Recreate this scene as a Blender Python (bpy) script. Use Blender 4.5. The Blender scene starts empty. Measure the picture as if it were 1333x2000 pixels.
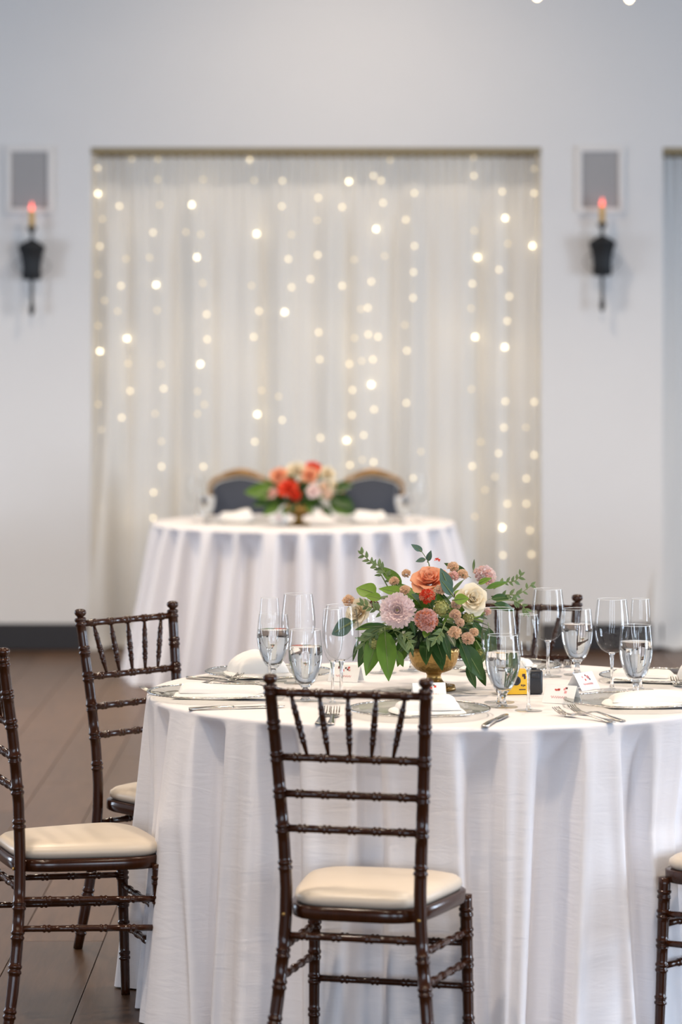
import bpy, bmesh, math, random
from math import sin, cos, pi, radians
from mathutils import Vector, Matrix
S = bpy.context.scene
COL = S.collection
rnd = random.Random(7)

# ------------------------------------------------------------------ camera, world, light
F, H, CX, HY = 6124.0, 1.67, 666.5, 661.0          # focal length in px, eye height, image centre, horizon row
cam_d = bpy.data.cameras.new('camera'); cam = bpy.data.objects.new('camera', cam_d); COL.objects.link(cam)
cam.location = (0, 0, H); cam.rotation_euler = (pi/2, 0, 0)
cam_d.sensor_fit = 'VERTICAL'; cam_d.sensor_height = 36; cam_d.sensor_width = 24
cam_d.lens = F/2000*36; cam_d.shift_y = -(1000-HY)/2000
cam_d.clip_start = .1; cam_d.clip_end = 100
cam_d.dof.use_dof = True; cam_d.dof.focus_distance = 8.0; cam_d.dof.aperture_fstop = 2.7
S.camera = cam
S.view_settings.view_transform = 'Standard'; S.view_settings.look = 'None'
S.view_settings.gamma = 1; S.view_settings.use_curve_mapping = False
S.view_settings.exposure = 0.12
S.cycles.use_denoising = True
S.cycles.max_bounces = 10; S.cycles.transparent_max_bounces = 32; S.cycles.transmission_bounces = 10
S.cycles.sample_clamp_indirect = 6.0
S.cycles.caustics_reflective = False

w = bpy.data.worlds.new('world'); S.world = w; w.use_nodes = True
w.node_tree.nodes['Background'].inputs[0].default_value = (.62, .76, 1, 1)
w.node_tree.nodes['Background'].inputs[1].default_value = .25

def area(name, loc, rot, sx, sy, power, col, disk=False, spread=180):
    l = bpy.data.lights.new(name, 'AREA'); l.energy = power; l.color = col
    l.shape = 'DISK' if disk else 'RECTANGLE'; l.size = sx
    if not disk: l.size_y = sy
    l.spread = radians(spread)
    o = bpy.data.objects.new(name, l); COL.objects.link(o); o.location = loc; o.rotation_euler = rot
    return o
DAY = (.70, .83, 1.0)
WARM = (1.0, .83, .65)
for i, x in enumerate((-3.4, 0.0, 3.4)):            # daylight through the three tall windows behind the camera
    area('window_daylight', (x, -4.55, 2.0), (radians(90), 0, 0), 1.9, 3.0, 190, DAY)
for y, p in ((6.4, 340), (12.6, 200)):              # two windows in the right-hand wall and one in the left
    area('side_window_daylight', (6.42, y, 1.5), (0, radians(90), 0), 1.9, 2.0, p, DAY)
area('side_window_daylight', (-6.42, 12.6, 1.5), (0, radians(-90), 0), 1.9, 2.0, 160, DAY)
for x in (-3.6, -1.2, 1.2, 3.6):                    # recessed warm downlights
    for y in (3.0, 6.6, 10.2, 13.8):
        area('downlight', (x, y, 4.38), (0, 0, 0), .22, .22, (66 if abs(x) > 2 else 40) if y > 13 else 36, WARM, True, 115)
area('downlight', (.05, 15.3, 4.38), (0, 0, 0), .22, .22, 27, WARM, True, 150)

for i in range(7):                                  # unseen point lamps added behind the sheer for the fairy lights' warm glow
    for z in (.7, 1.5, 2.3):
        l = bpy.data.lights.new('fairy_glow_fill', 'POINT'); l.energy = .30; l.color = (1, .78, .48); l.shadow_soft_size = .04
        o = bpy.data.objects.new('fairy_glow_fill', l); COL.objects.link(o); o.location = (-1.15+.34*i+.06*(i % 2), 17.16, z+.2*(i % 2))

# ------------------------------------------------------------------ materials
def new_mat(name):
    m = bpy.data.materials.new(name); m.use_nodes = True
    return m, m.node_tree, m.node_tree.nodes, m.node_tree.links
def pmat(name, col, rough=.5, metal=0, var=.06, scale=20, bump=0, bscale=80, spec=.5, coat=0, sss=0, stretch=None, emit=None, es=0):
    m, nt, N, L = new_mat(name)
    b = N['Principled BSDF']
    b.inputs['Roughness'].default_value = rough; b.inputs['Metallic'].default_value = metal
    b.inputs['Specular IOR Level'].default_value = spec; b.inputs['Coat Weight'].default_value = coat
    b.inputs['Coat Roughness'].default_value = .08
    tc = N.new('ShaderNodeTexCoord'); mp = N.new('ShaderNodeMapping'); L.new(tc.outputs['Object'], mp.inputs[0])
    if stretch: mp.inputs['Scale'].default_value = stretch
    nz = N.new('ShaderNodeTexNoise'); nz.inputs['Scale'].default_value = scale; nz.inputs['Detail'].default_value = 4
    L.new(mp.outputs[0], nz.inputs['Vector'])
    mx = N.new('ShaderNodeMix'); mx.data_type = 'RGBA'
    a = [max(0, c*(1-var)) for c in col]; c2 = [min(1, c*(1+var)) for c in col]
    mx.inputs[6].default_value = (*a, 1); mx.inputs[7].default_value = (*c2, 1)
    L.new(nz.outputs['Fac'], mx.inputs[0]); L.new(mx.outputs[2], b.inputs['Base Color'])
    if bump:
        n2 = N.new('ShaderNodeTexNoise'); n2.inputs['Scale'].default_value = bscale; n2.inputs['Detail'].default_value = 3
        L.new(mp.outputs[0], n2.inputs['Vector'])
        bp = N.new('ShaderNodeBump'); bp.inputs['Strength'].default_value = bump; bp.inputs['Distance'].default_value = .004
        L.new(n2.outputs['Fac'], bp.inputs['Height']); L.new(bp.outputs[0], b.inputs['Normal'])
    if emit:
        b.inputs['Emission Color'].default_value = (*emit, 1); b.inputs['Emission Strength'].default_value = es
    return m
def thinmat(name, col, trans=.3, rough=.6, var=.12, scale=30, grad=None):      # petals and leaves: diffuse plus light showing through
    m, nt, N, L = new_mat(name)
    b = N['Principled BSDF']; b.inputs['Roughness'].default_value = rough; b.inputs['Specular IOR Level'].default_value = .35
    out = N['Material Output']
    tc = N.new('ShaderNodeTexCoord'); nz = N.new('ShaderNodeTexNoise'); nz.inputs['Scale'].default_value = scale
    L.new(tc.outputs['Object'], nz.inputs['Vector'])
    mx = N.new('ShaderNodeMix'); mx.data_type = 'RGBA'
    mx.inputs[6].default_value = (*[c*(1-var) for c in col], 1); mx.inputs[7].default_value = (*[min(1, c*(1+var)) for c in col], 1)
    L.new(nz.outputs['Fac'], mx.inputs[0])
    c_out = mx.outputs[2]
    if grad:                                          # lighter or darker towards the base of the petal (its own y axis)
        sp = N.new('ShaderNodeSeparateXYZ'); L.new(tc.outputs['Generated'], sp.inputs[0])
        m2 = N.new('ShaderNodeMix'); m2.data_type = 'RGBA'; m2.inputs[6].default_value = (*grad, 1)
        L.new(c_out, m2.inputs[7]); L.new(sp.outputs['Y'], m2.inputs[0]); c_out = m2.outputs[2]
    L.new(c_out, b.inputs['Base Color'])
    tr = N.new('ShaderNodeBsdfTranslucent'); L.new(c_out, tr.inputs[0])
    ms = N.new('ShaderNodeMixShader'); ms.inputs[0].default_value = trans
    L.new(b.outputs[0], ms.inputs[1]); L.new(tr.outputs[0], ms.inputs[2]); L.new(ms.outputs[0], out.inputs[0])
    return m
def emat(name, col, s):
    m, nt, N, L = new_mat(name)
    b = N['Principled BSDF']; b.inputs['Base Color'].default_value = (*col, 1)
    b.inputs['Emission Color'].default_value = (*col, 1); b.inputs['Emission Strength'].default_value = s
    return m
def thinglass(name, tint=(.993, .996, .994), edge=(.70, .73, .75), base=.03, power=4):
    m, nt, N, L = new_mat(name); N.remove(N['Principled BSDF']); out = N['Material Output']
    lw = N.new('ShaderNodeLayerWeight'); lw.inputs[0].default_value = .5
    pw = N.new('ShaderNodeMath'); pw.operation = 'POWER'; pw.inputs[1].default_value = power
    L.new(lw.outputs['Facing'], pw.inputs[0])
    mx = N.new('ShaderNodeMix'); mx.data_type = 'RGBA'; mx.inputs[6].default_value = (*tint, 1); mx.inputs[7].default_value = (*edge, 1)
    L.new(pw.outputs[0], mx.inputs[0])
    tr = N.new('ShaderNodeBsdfTransparent'); L.new(mx.outputs[2], tr.inputs[0])
    gl = N.new('ShaderNodeBsdfGlossy'); gl.inputs['Roughness'].default_value = .02
    ma = N.new('ShaderNodeMath'); ma.operation = 'MULTIPLY_ADD'; ma.inputs[1].default_value = .55; ma.inputs[2].default_value = base
    L.new(pw.outputs[0], ma.inputs[0])
    ms = N.new('ShaderNodeMixShader'); L.new(ma.outputs[0], ms.inputs[0]); L.new(tr.outputs[0], ms.inputs[1]); L.new(gl.outputs[0], ms.inputs[2])
    L.new(ms.outputs[0], out.inputs[0]); return m
def solidglass(name, ior, col=(1, 1, 1)):
    m, nt, N, L = new_mat(name)
    b = N['Principled BSDF']; b.inputs['Base Color'].default_value = (*col, 1); b.inputs['Roughness'].default_value = 0
    b.inputs['IOR'].default_value = ior; b.inputs['Transmission Weight'].default_value = 1
    return m
def sheer(name):
    m, nt, N, L = new_mat(name); N.remove(N['Principled BSDF']); out = N['Material Output']
    tc = N.new('ShaderNodeTexCoord'); mp = N.new('ShaderNodeMapping'); mp.inputs['Scale'].default_value = (40, 1, .6)
    L.new(tc.outputs['Object'], mp.inputs[0]); nz = N.new('ShaderNodeTexNoise'); nz.inputs['Scale'].default_value = 1.5
    L.new(mp.outputs[0], nz.inputs[0])
    mx = N.new('ShaderNodeMix'); mx.data_type = 'RGBA'; mx.inputs[6].default_value = (.88, .88, .87, 1); mx.inputs[7].default_value = (.95, .95, .94, 1)
    L.new(nz.outputs['Fac'], mx.inputs[0])
    d = N.new('ShaderNodeBsdfDiffuse'); t = N.new('ShaderNodeBsdfTranslucent'); L.new(mx.outputs[2], d.inputs[0]); L.new(mx.outputs[2], t.inputs[0])
    a = N.new('ShaderNodeMixShader'); a.inputs[0].default_value = .28; L.new(d.outputs[0], a.inputs[1]); L.new(t.outputs[0], a.inputs[2])
    tr = N.new('ShaderNodeBsdfTransparent'); tr.inputs[0].default_value = (.98, .98, .98, 1)
    b = N.new('ShaderNodeMixShader'); b.inputs[0].default_value = .11
    L.new(a.outputs[0], b.inputs[1]); L.new(tr.outputs[0], b.inputs[2]); L.new(b.outputs[0], out.inputs[0]); return m
def clothmat(name, col, weave=900):
    m, nt, N, L = new_mat(name); b = N['Principled BSDF']
    b.inputs['Roughness'].default_value = .75; b.inputs['Specular IOR Level'].default_value = .2; b.inputs['Base Color'].default_value = (*col, 1)
    tc = N.new('ShaderNodeTexCoord')
    n1 = N.new('ShaderNodeTexNoise'); n1.inputs['Scale'].default_value = 9; n1.inputs['Detail'].default_value = 5; n1.inputs['Distortion'].default_value = 1.2
    mp = N.new('ShaderNodeMapping'); mp.inputs['Scale'].default_value = (1, 1, 4.5); mp.inputs['Rotation'].default_value = (.15, .3, 0)
    L.new(tc.outputs['Object'], mp.inputs[0]); L.new(mp.outputs[0], n1.inputs[0])
    n2 = N.new('ShaderNodeTexNoise'); n2.inputs['Scale'].default_value = weave; L.new(tc.outputs['Object'], n2.inputs[0])
    b1 = N.new('ShaderNodeBump'); b1.inputs['Strength'].default_value = .16; b1.inputs['Distance'].default_value = .008; L.new(n1.outputs['Fac'], b1.inputs['Height'])
    b2 = N.new('ShaderNodeBump'); b2.inputs['Strength'].default_value = .15; b2.inputs['Distance'].default_value = .001
    L.new(n2.outputs['Fac'], b2.inputs['Height']); L.new(b1.outputs[0], b2.inputs['Normal']); L.new(b2.outputs[0], b.inputs['Normal'])
    return m
def goldmat():
    m, nt, N, L = new_mat('hammered_gold'); b = N['Principled BSDF']
    b.inputs['Base Color'].default_value = (.44, .27, .085, 1); b.inputs['Metallic'].default_value = .85; b.inputs['Roughness'].default_value = .38
    tc = N.new('ShaderNodeTexCoord'); v = N.new('ShaderNodeTexVoronoi'); v.inputs['Scale'].default_value = 120
    L.new(tc.outputs['Object'], v.inputs['Vector'])
    bp = N.new('ShaderNodeBump'); bp.inputs['Strength'].default_value = .55; bp.inputs['Distance'].default_value = .003
    L.new(v.outputs['Distance'], bp.inputs['Height']); L.new(bp.outputs[0], b.inputs['Normal'])
    return m
def plankmat(name, c1, c2):
    m, nt, N, L = new_mat(name); b = N['Principled BSDF']; b.inputs['Roughness'].default_value = .34; b.inputs['Specular IOR Level'].default_value = .28
    tc = N.new('ShaderNodeTexCoord'); mp = N.new('ShaderNodeMapping'); mp.inputs['Scale'].default_value = (9, .7, 1)
    oi = N.new('ShaderNodeObjectInfo'); L.new(tc.outputs['Object'], mp.inputs[0])
    ml = N.new('ShaderNodeVectorMath'); ml.operation = 'SCALE'; ml.inputs[0].default_value = (17, 31, 5); L.new(oi.outputs['Random'], ml.inputs['Scale'])
    L.new(ml.outputs[0], mp.inputs['Location'])
    nz = N.new('ShaderNodeTexNoise'); nz.inputs['Scale'].default_value = 6; nz.inputs['Detail'].default_value = 8; nz.inputs['Distortion'].default_value = .8
    L.new(mp.outputs[0], nz.inputs[0])
    mx = N.new('ShaderNodeMix'); mx.data_type = 'RGBA'; mx.inputs[6].default_value = (*c1, 1); mx.inputs[7].default_value = (*c2, 1)
    L.new(nz.outputs['Fac'], mx.inputs[0])
    hv = N.new('ShaderNodeHueSaturation'); L.new(mx.outputs[2], hv.inputs['Color'])
    mr = N.new('ShaderNodeMapRange'); mr.inputs[3].default_value = .75; mr.inputs[4].default_value = 1.3; L.new(oi.outputs['Random'], mr.inputs[0])
    L.new(mr.outputs[0], hv.inputs['Value']); L.new(hv.outputs[0], b.inputs['Base Color'])
    bp = N.new('ShaderNodeBump'); bp.inputs['Strength'].default_value = .2; bp.inputs['Distance'].default_value = .003
    L.new(nz.outputs['Fac'], bp.inputs['Height']); L.new(bp.outputs[0], b.inputs['Normal'])
    return m

M = dict(
    wall=pmat('wall_paint', (.80, .79, .78), .85, var=.02, scale=3, bump=.05, bscale=200, spec=.2),
    ceil=pmat('ceiling_paint', (.14, .12, .105), .9, var=.02, scale=3),
    tan=pmat('tan_glow_and_rod', (.30, .23, .12), .45, .4, var=.1),  # fairy-light brown of the soffit put into colour; also colours the curtain rods
    baseb=pmat('dark_baseboard', (.018, .012, .010), .35, var=.2, scale=12, stretch=(1, 1, 12)),
    plank=plankmat('plank_wood', (.040, .020, .010), (.125, .070, .040)),
    subfloor=pmat('subfloor', (.05, .035, .026), .6, var=.2),
    wood=pmat('mahogany_lacquer', (.034, .0095, .0030), .17, var=.4, scale=16, stretch=(8, 8, 1), spec=.42, coat=.0),
    cush=pmat('ivory_vinyl', (.64, .555, .455), .36, var=.03, scale=8, bump=.12, bscale=40, spec=.4),
    cloth=clothmat('table_linen', (.80, .782, .805)),
    napkin=clothmat('napkin_linen', (.86, .85, .84)),
    sheer=sheer('sheer_voile'),
    glass=thinglass('clear_glass'), plate=thinglass('charger_glass', (.80, .82, .80), (.45, .47, .46), .07),
    stem=solidglass('glass_stem', 1.5), water=solidglass('water', 1.33),
    rim=pmat('glass_rim_highlight', (.9, .92, .94), .08, 0, spec=.8),  # near-white colour stands for the highlight along glass rims
    silver=pmat('silver', (.58, .56, .53), .2, 1, var=.05, scale=30),
    gold=goldmat(), goldplain=pmat('gold_trim', (.42, .26, .085), .35, .85, var=.1),
    foam=pmat('floral_foam', (.015, .03, .012), .9, var=.3, scale=60, bump=.5),
    card=pmat('card_stock', (.88, .88, .87), .7, var=.01), inkred=pmat('red_print', (.62, .07, .05), .6, var=.25, scale=300),
    inkblk=pmat('dark_print', (.05, .02, .03), .6), inkpink=pmat('pink_print', (.75, .32, .32), .6),
    iron=pmat('wrought_iron', (.006, .006, .007), .5, .3, var=.3, bump=.2), candle=pmat('amber_candle', (.70, .42, .10), .5, var=.1),
    ironhi=pmat('grey_iron', (.10, .095, .09), .4, .7, var=.3),  # paler grey iron than the sconce body
    flame=emat('flame_bulb', (1, .16, .12), 2.2),
    grille=pmat('grille_mesh', (.38, .37, .37), .7, var=.05, scale=60), frame=pmat('grille_frame', (.83, .80, .77), .6, var=.02),
    blue=pmat('slate_blue_upholstery', (.055, .063, .085), .85, var=.12, scale=60, bump=.3, bscale=300),
    gilt=pmat('gilt_wood', (.38, .22, .09), .35, .5, var=.15),
    yellow=pmat('yellow_wrapper', (.80, .47, .02), .45, var=.06), black=pmat('black_plastic', (.015, .016, .02), .4, var=.1, bump=.1, bscale=300),
    wire=pmat('clear_cable', (.75, .72, .62), .3), mull=pmat('dark_window_frame', (.03, .028, .026), .5),
    green1=thinmat('leaf_bright', (.10, .20, .022), .25, .42, .35, 40),
    green2=thinmat('leaf_deep', (.034, .085, .018), .2, .38, .35, 40),
    green3=thinmat('leaf_grey_green', (.17, .25, .11), .25, .55, .25, 40),
    green4=thinmat('leaf_lime', (.20, .34, .045), .3, .45, .3, 40),
    green5=thinmat('leaf_dusty_blue_green', (.085, .155, .115), .2, .5, .25, 40),
    berry=pmat('seed_pods', (.30, .30, .09), .6, var=.3, scale=200), stalk=pmat('green_stalk', (.17, .22, .07), .6, var=.2),
    peach=thinmat('peach_petal', (.92, .50, .31), .3, .6, .08, 30, grad=(.80, .24, .09)), ivory=thinmat('ivory_petal', (.90, .83, .68), .3, .6, .05, 30, grad=(.82, .66, .38)),
    blush=thinmat('blush_petal', (.90, .75, .73), .3, .6, .06, 90), pink=thinmat('pink_petal', (.87, .58, .52), .3, .6, .12, 60),
    salmon=thinmat('salmon_petal', (.80, .34, .20), .3, .6, .25, 60), coral=thinmat('coral_red_petal', (.82, .085, .035), .3, .6, .2, 60),
    apricot=thinmat('apricot_floret', (.92, .64, .44), .25, .7, .2, 160), dust=thinmat('dusty_peach_floret', (.84, .58, .44), .25, .7, .3, 160),
    wine=thinmat('wine_red_petal', (.28, .02, .015), .2, .6, .2, 60), centre=pmat('yellow_eye', (.62, .48, .20), .7, var=.3, scale=300),
)
for k, s in (('bulb1', 8.0), ('bulb2', 2.3), ('bulb3', .95)):  # weaker strengths stand in for bulbs dimmed behind the sheer's folds
    M[k] = emat('fairy_'+k, (1, .83, .55), s)
M['festoon'] = emat('festoon_glow', (1, .74, .42), 14)

# ------------------------------------------------------------------ mesh helpers
class MB:
    def __init__(s): s.v = []; s.f = []; s.mi = []
    def add(s, vs, fs, mi=0, mat=None):
        o = len(s.v)
        s.v += [tuple(mat @ Vector(p)) if mat else tuple(p) for p in vs]
        s.f += [tuple(i+o for i in f) for f in fs]; s.mi += [mi]*len(fs); return s
    def mesh(s, name, mats, smooth=True):
        me = bpy.data.meshes.new(name); me.from_pydata(s.v, [], s.f)
        for m in (mats if isinstance(mats, (list, tuple)) else [mats]): me.materials.append(m)
        if any(s.mi): me.polygons.foreach_set('material_index', s.mi)
        me.polygons.foreach_set('use_smooth', [smooth]*len(s.f)); me.update()
        return me
    def obj(s, name, mats, parent=None, loc=(0, 0, 0), smooth=True):
        return link(name, s.mesh(name, mats, smooth), parent, loc)
def link(name, me, parent=None, loc=(0, 0, 0), mat=None):
    o = bpy.data.objects.new(name, me); COL.objects.link(o)
    if parent: o.parent = parent
    if mat is not None: o.matrix_local = mat
    else: o.location = loc
    return o
def thing(name, label, cat, loc=(0, 0, 0), rz=0, group=None):
    o = bpy.data.objects.new(name, None); COL.objects.link(o); o.location = loc; o.rotation_euler = (0, 0, rz)
    o.empty_display_size = .05
    return tag(o, label, cat, group)
def tag(o, label, cat, group=None):
    o['label'] = label; o['category'] = cat
    if group: o['group'] = group
    return o
def struct(o): o['kind'] = 'structure'; return o
def dup(o, parent=None):
    c = o.copy(); COL.objects.link(c)
    if parent: c.parent = parent
    for ch in list(o.children): dup(ch, c)
    return c
def place(proto, loc, rz, label, group=None):
    c = dup(proto); c.location = loc; c.rotation_euler = (0, 0, rz); c['label'] = label
    if group: c['group'] = group
    return c
def lathe(prof, seg=24, cap=True):
    vs = []; fs = []; n = len(prof)
    for r, z in prof:
        for k in range(seg):
            a = 2*pi*k/seg; vs.append((r*cos(a), r*sin(a), z))
    for i in range(n-1):
        for k in range(seg):
            k2 = (k+1) % seg; fs.append((i*seg+k, i*seg+k2, (i+1)*seg+k2, (i+1)*seg+k))
    if cap:
        fs.append(tuple(reversed(range(seg)))); fs.append(tuple((n-1)*seg+k for k in range(seg)))
    return vs, fs
def tube(pts, rad, seg=8, cap=True):
    pts = [Vector(p) for p in pts]; n = len(pts)
    if not isinstance(rad, (list, tuple)): rad = [rad]*n
    vs = []; fs = []
    t0 = (pts[1]-pts[0]).normalized()
    up = Vector((0, 0, 1)) if abs(t0.z) < .9 else Vector((1, 0, 0))
    nx = t0.cross(up).normalized()
    for i, p in enumerate(pts):
        t = (pts[min(i+1, n-1)]-pts[max(i-1, 0)]).normalized()
        nx = (nx - t*nx.dot(t)).normalized(); ny = t.cross(nx)
        for k in range(seg):
            a = 2*pi*k/seg; vs.append(p + (nx*cos(a)+ny*sin(a))*rad[i])
    for i in range(n-1):
        for k in range(seg):
            k2 = (k+1) % seg; fs.append((i*seg+k, i*seg+k2, (i+1)*seg+k2, (i+1)*seg+k))
    if cap: fs.append(tuple(reversed(range(seg)))); fs.append(tuple((n-1)*seg+k for k in range(seg)))
    return vs, fs
def box(x0, x1, y0, y1, z0, z1, b=0):
    if b <= 0:
        v = [(x0, y0, z0), (x1, y0, z0), (x1, y1, z0), (x0, y1, z0), (x0, y0, z1), (x1, y0, z1), (x1, y1, z1), (x0, y1, z1)]
        return v, [(0, 3, 2, 1), (4, 5, 6, 7), (0, 1, 5, 4), (1, 2, 6, 5), (2, 3, 7, 6), (3, 0, 4, 7)]
    bm = bmesh.new(); bmesh.ops.create_cube(bm, size=1)
    for q in bm.verts: q.co = Vector(((x0+x1)/2+q.co.x*(x1-x0), (y0+y1)/2+q.co.y*(y1-y0), (z0+z1)/2+q.co.z*(z1-z0)))
    bmesh.ops.bevel(bm, geom=bm.edges[:], offset=b, segments=2, affect='EDGES', profile=.5)
    vs = [tuple(q.co) for q in bm.verts]; fs = [tuple(x.index for x in f.verts) for f in bm.faces]; bm.free(); return vs, fs
def axes(pos, d, up=(0, 0, 1), sc=1.0, along='Y', roll=0):
    """matrix whose +Y (or +Z) axis points along d"""
    d = Vector(d).normalized(); u = Vector(up)
    if abs(d.dot(u.normalized())) > .98: u = Vector((.3, -1, .2))
    x = d.cross(u).normalized(); z = x.cross(d).normalized()
    if along == 'Y': R = Matrix((x, d, z)).transposed()
    else: R = Matrix((x, -z, d)).transposed()
    R = R.to_4x4()
    if roll: R = R @ Matrix.Rotation(roll, 4, along)
    s = sc if isinstance(sc, (tuple, list)) else (sc, sc, sc)
    return Matrix.Translation(Vector(pos)) @ R @ Matrix.Diagonal((*s, 1))
def P(x, y, Y): return Vector(((x-CX)*Y/F, Y, H-(y-HY)*Y/F))         # a point of the place at distance Y
def T(x, y, z=.764):                                                   # a point on a table top
    Y = F*(H-z)/(y-HY); return Vector(((x-CX)*Y/F, Y, z))

# ------------------------------------------------------------------ room shell
WY = 16.8; ND = .5; HC = 4.4
def bx_obj(name, boxes, m, parent=None, b=0):
    mb = MB()
    for q in boxes: mb.add(*box(*q, b))
    return mb.obj(name, m, parent, smooth=False)
NX0, NX1, NZ = -1.343, 1.074, 2.693
MX0, MX1 = 1.725, 4.10
wb = struct(bx_obj('wall_back', [(-6.5, NX0, WY, WY+ND, 0, HC), (NX1, MX0, WY, WY+ND, 0, HC), (MX1, 6.5, WY, WY+ND, 0, HC),
     (NX0, NX1, WY, WY+ND, NZ, HC), (MX0, MX1, WY, WY+ND, NZ, HC), (-6.5, 6.5, WY+ND, WY+ND+.1, 0, HC)], M['wall']))
# right wall with two window openings, left wall with one, front wall (behind the camera) with three
struct(bx_obj('wall_left', [(-6.6, -6.5, -4.6, 11.6, 0, HC), (-6.6, -6.5, 13.6, WY+.6, 0, HC), (-6.6, -6.5, 11.6, 13.6, 0, .5), (-6.6, -6.5, 11.6, 13.6, 2.5, HC)], M['wall']))
struct(bx_obj('wall_right', [(6.5, 6.6, -4.6, 5.4, 0, HC), (6.5, 6.6, 7.4, 11.6, 0, HC), (6.5, 6.6, 13.6, WY+.6, 0, HC),
     (6.5, 6.6, 5.4, 7.4, 0, .5), (6.5, 6.6, 5.4, 7.4, 2.5, HC), (6.5, 6.6, 11.6, 13.6, 0, .5), (6.5, 6.6, 11.6, 13.6, 2.5, HC)], M['wall']))
xs = [-6.5, -4.35, -2.45, -.95, .95, 2.45, 4.35, 6.5]
struct(bx_obj('wall_front', [(xs[i], xs[i+1], -4.7, -4.6, 0, HC) for i in (0, 2, 4, 6)] +
     [(xs[i], xs[i+1], -4.7, -4.6, 0, .5) for i in (1, 3, 5)] + [(xs[i], xs[i+1], -4.7, -4.6, 3.5, HC) for i in (1, 3, 5)], M['wall']))
for n, i in enumerate((1, 3, 5)):
    x0, x1 = xs[i], xs[i+1]
    fr = [(x0, x0+.07, -4.54, -4.46, .5, 3.5), (x1-.07, x1, -4.54, -4.46, .5, 3.5), (x0, x1, -4.54, -4.46, .5, .58), (x0, x1, -4.54, -4.46, 3.42, 3.5),
          ((x0+x1)/2-.035, (x0+x1)/2+.035, -4.54, -4.46, .5, 3.5), (x0, x1, -4.54, -4.46, 1.45, 1.5), (x0, x1, -4.54, -4.46, 2.45, 2.5)]
    struct(bx_obj('window_%d' % (n+1), fr, M['mull']))
for n, (sx, y0) in enumerate(((1, 5.4), (1, 11.6), (-1, 11.6))):
    a, b = (6.34, 6.4) if sx > 0 else (-6.4, -6.34)
    fr = [(a, b, y0, y0+.07, .5, 2.5), (a, b, y0+1.93, y0+2, .5, 2.5), (a, b, y0, y0+2, .5, .57), (a, b, y0, y0+2, 2.43, 2.5),
          (a, b, y0+.97, y0+1.03, .5, 2.5), (a, b, y0, y0+2, 1.7, 1.75)]
    struct(bx_obj('window_%d' % (n+4), fr, M['mull']))
struct(bx_obj('ceiling', [(-6.6, 6.6, -4.7, WY+.6, HC, HC+.1)], M['ceil']))
fl = struct(bx_obj('floor', [(-6.6, 6.6, -4.7, WY+.6, -.12, -.006)], M['subfloor']))
PW, PL = .234, 1.9
pm = MB().add(*box(-PW/2+.0012, PW/2-.0012, -PL/2+.0012, PL/2-.0012, -.012, 0, .0016)).mesh('plank', M['plank'], False)
for i in range(-12, 18):
    xc = -.659 + PW*(i+.5); off = (i*.71) % PL
    for j in range(7):
        yc = 5.6 + off - PL + PL*j + PL/2
        if yc-PL/2 > WY+ND-.1: continue
        if yc > 15.0 and j == 6: yc = min(yc, WY-PL/2-.005) if yc-PL/2 < WY-PL else yc
        link('plank', pm, fl, (xc, yc, 0))
bb = struct(bx_obj('baseboard_back', [(-6.5, NX0, WY-.018, WY, 0, .143), (NX1, MX0, WY-.018, WY, 0, .143), (MX1, 6.5, WY-.018, WY, 0, .143),
     (NX0+.001, NX1-.001, WY+ND-.018, WY+ND, 0, .143), (MX0+.001, MX1-.001, WY+ND-.018, WY+ND, 0, .143)], M['baseb'], b=.004))
struct(bx_obj('soffit_glow_strip_1', [(NX0+.002, NX1-.002, WY+.004, WY+.10, NZ-.030, NZ)], M['tan'], b=.003))  # added strips; their tan stands in for fairy-light glow on the niche soffit
struct(bx_obj('soffit_glow_strip_2', [(MX0+.002, MX1-.002, WY+.004, WY+.10, NZ-.030, NZ)], M['tan'], b=.003))

# ------------------------------------------------------------------ sheer curtains and fairy lights
def curtain_y(x, z, seed):
    h = max(0.0, min(1.0, (2.6-z)/.5))
    g = .5*sin(2*pi*(x/.235)+seed) + .35*sin(2*pi*(x/.149)+1.7*seed+.5*sin(x*3)) + .25*sin(2*pi*x/.61+seed*.3)
    g2 = .6*sin(2*pi*x/.05+seed)
    return 16.955 + .064*(g*h + .28*g2*(1-h)) - .012*h
def curtain(name, x0, x1, seed, label, spill):
    nx, nz = int((x1-x0)/.008), 40; vs = []; fs = []
    for i in range(nx+1):
        x = x0 + (x1-x0)*i/nx
        for j in range(nz+1):
            z = .012 + (2.655-.012)*(j/nz)**1.3
            y = curtain_y(x, z, seed)
            low = max(0, 1-z/.11)**2
            y -= .14*low*(.6+.4*sin(x*23+seed)); xx = x
            e = max(0, 1-(x-x0)/.28)*max(0, min(1, (1.35-z)/1.2))
            if spill: y = y*(1-e)+e*(16.755); xx = x - spill*e
            vs.append((xx, y, z + .012*low*sin(x*40)))
    for i in range(nx):
        for j in range(nz):
            a = i*(nz+1)+j; fs.append((a, a+nz+1, a+nz+2, a+1))
    r = thing(name, label, 'curtain', ((x0+x1)/2, 16.955, 0))
    mb = MB(); mb.v = [(v[0]-(x0+x1)/2, v[1]-16.955, v[2]) for v in vs]; mb.f = fs; mb.mi = [0]*len(fs)
    mb.obj('drape', M['sheer'], r)
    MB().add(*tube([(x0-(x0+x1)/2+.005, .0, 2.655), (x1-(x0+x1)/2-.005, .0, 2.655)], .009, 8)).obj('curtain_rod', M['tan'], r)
    return r
curtain('sheer_curtain', NX0+.012, NX1-.012, .4, 'white gathered sheer curtain filling the wide niche behind the head table', .03)
curtain('sheer_curtain', MX0+.012, MX1-.012, 2.1, 'white sheer curtain cut off by the frame beside the second sconce', .075)

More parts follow.
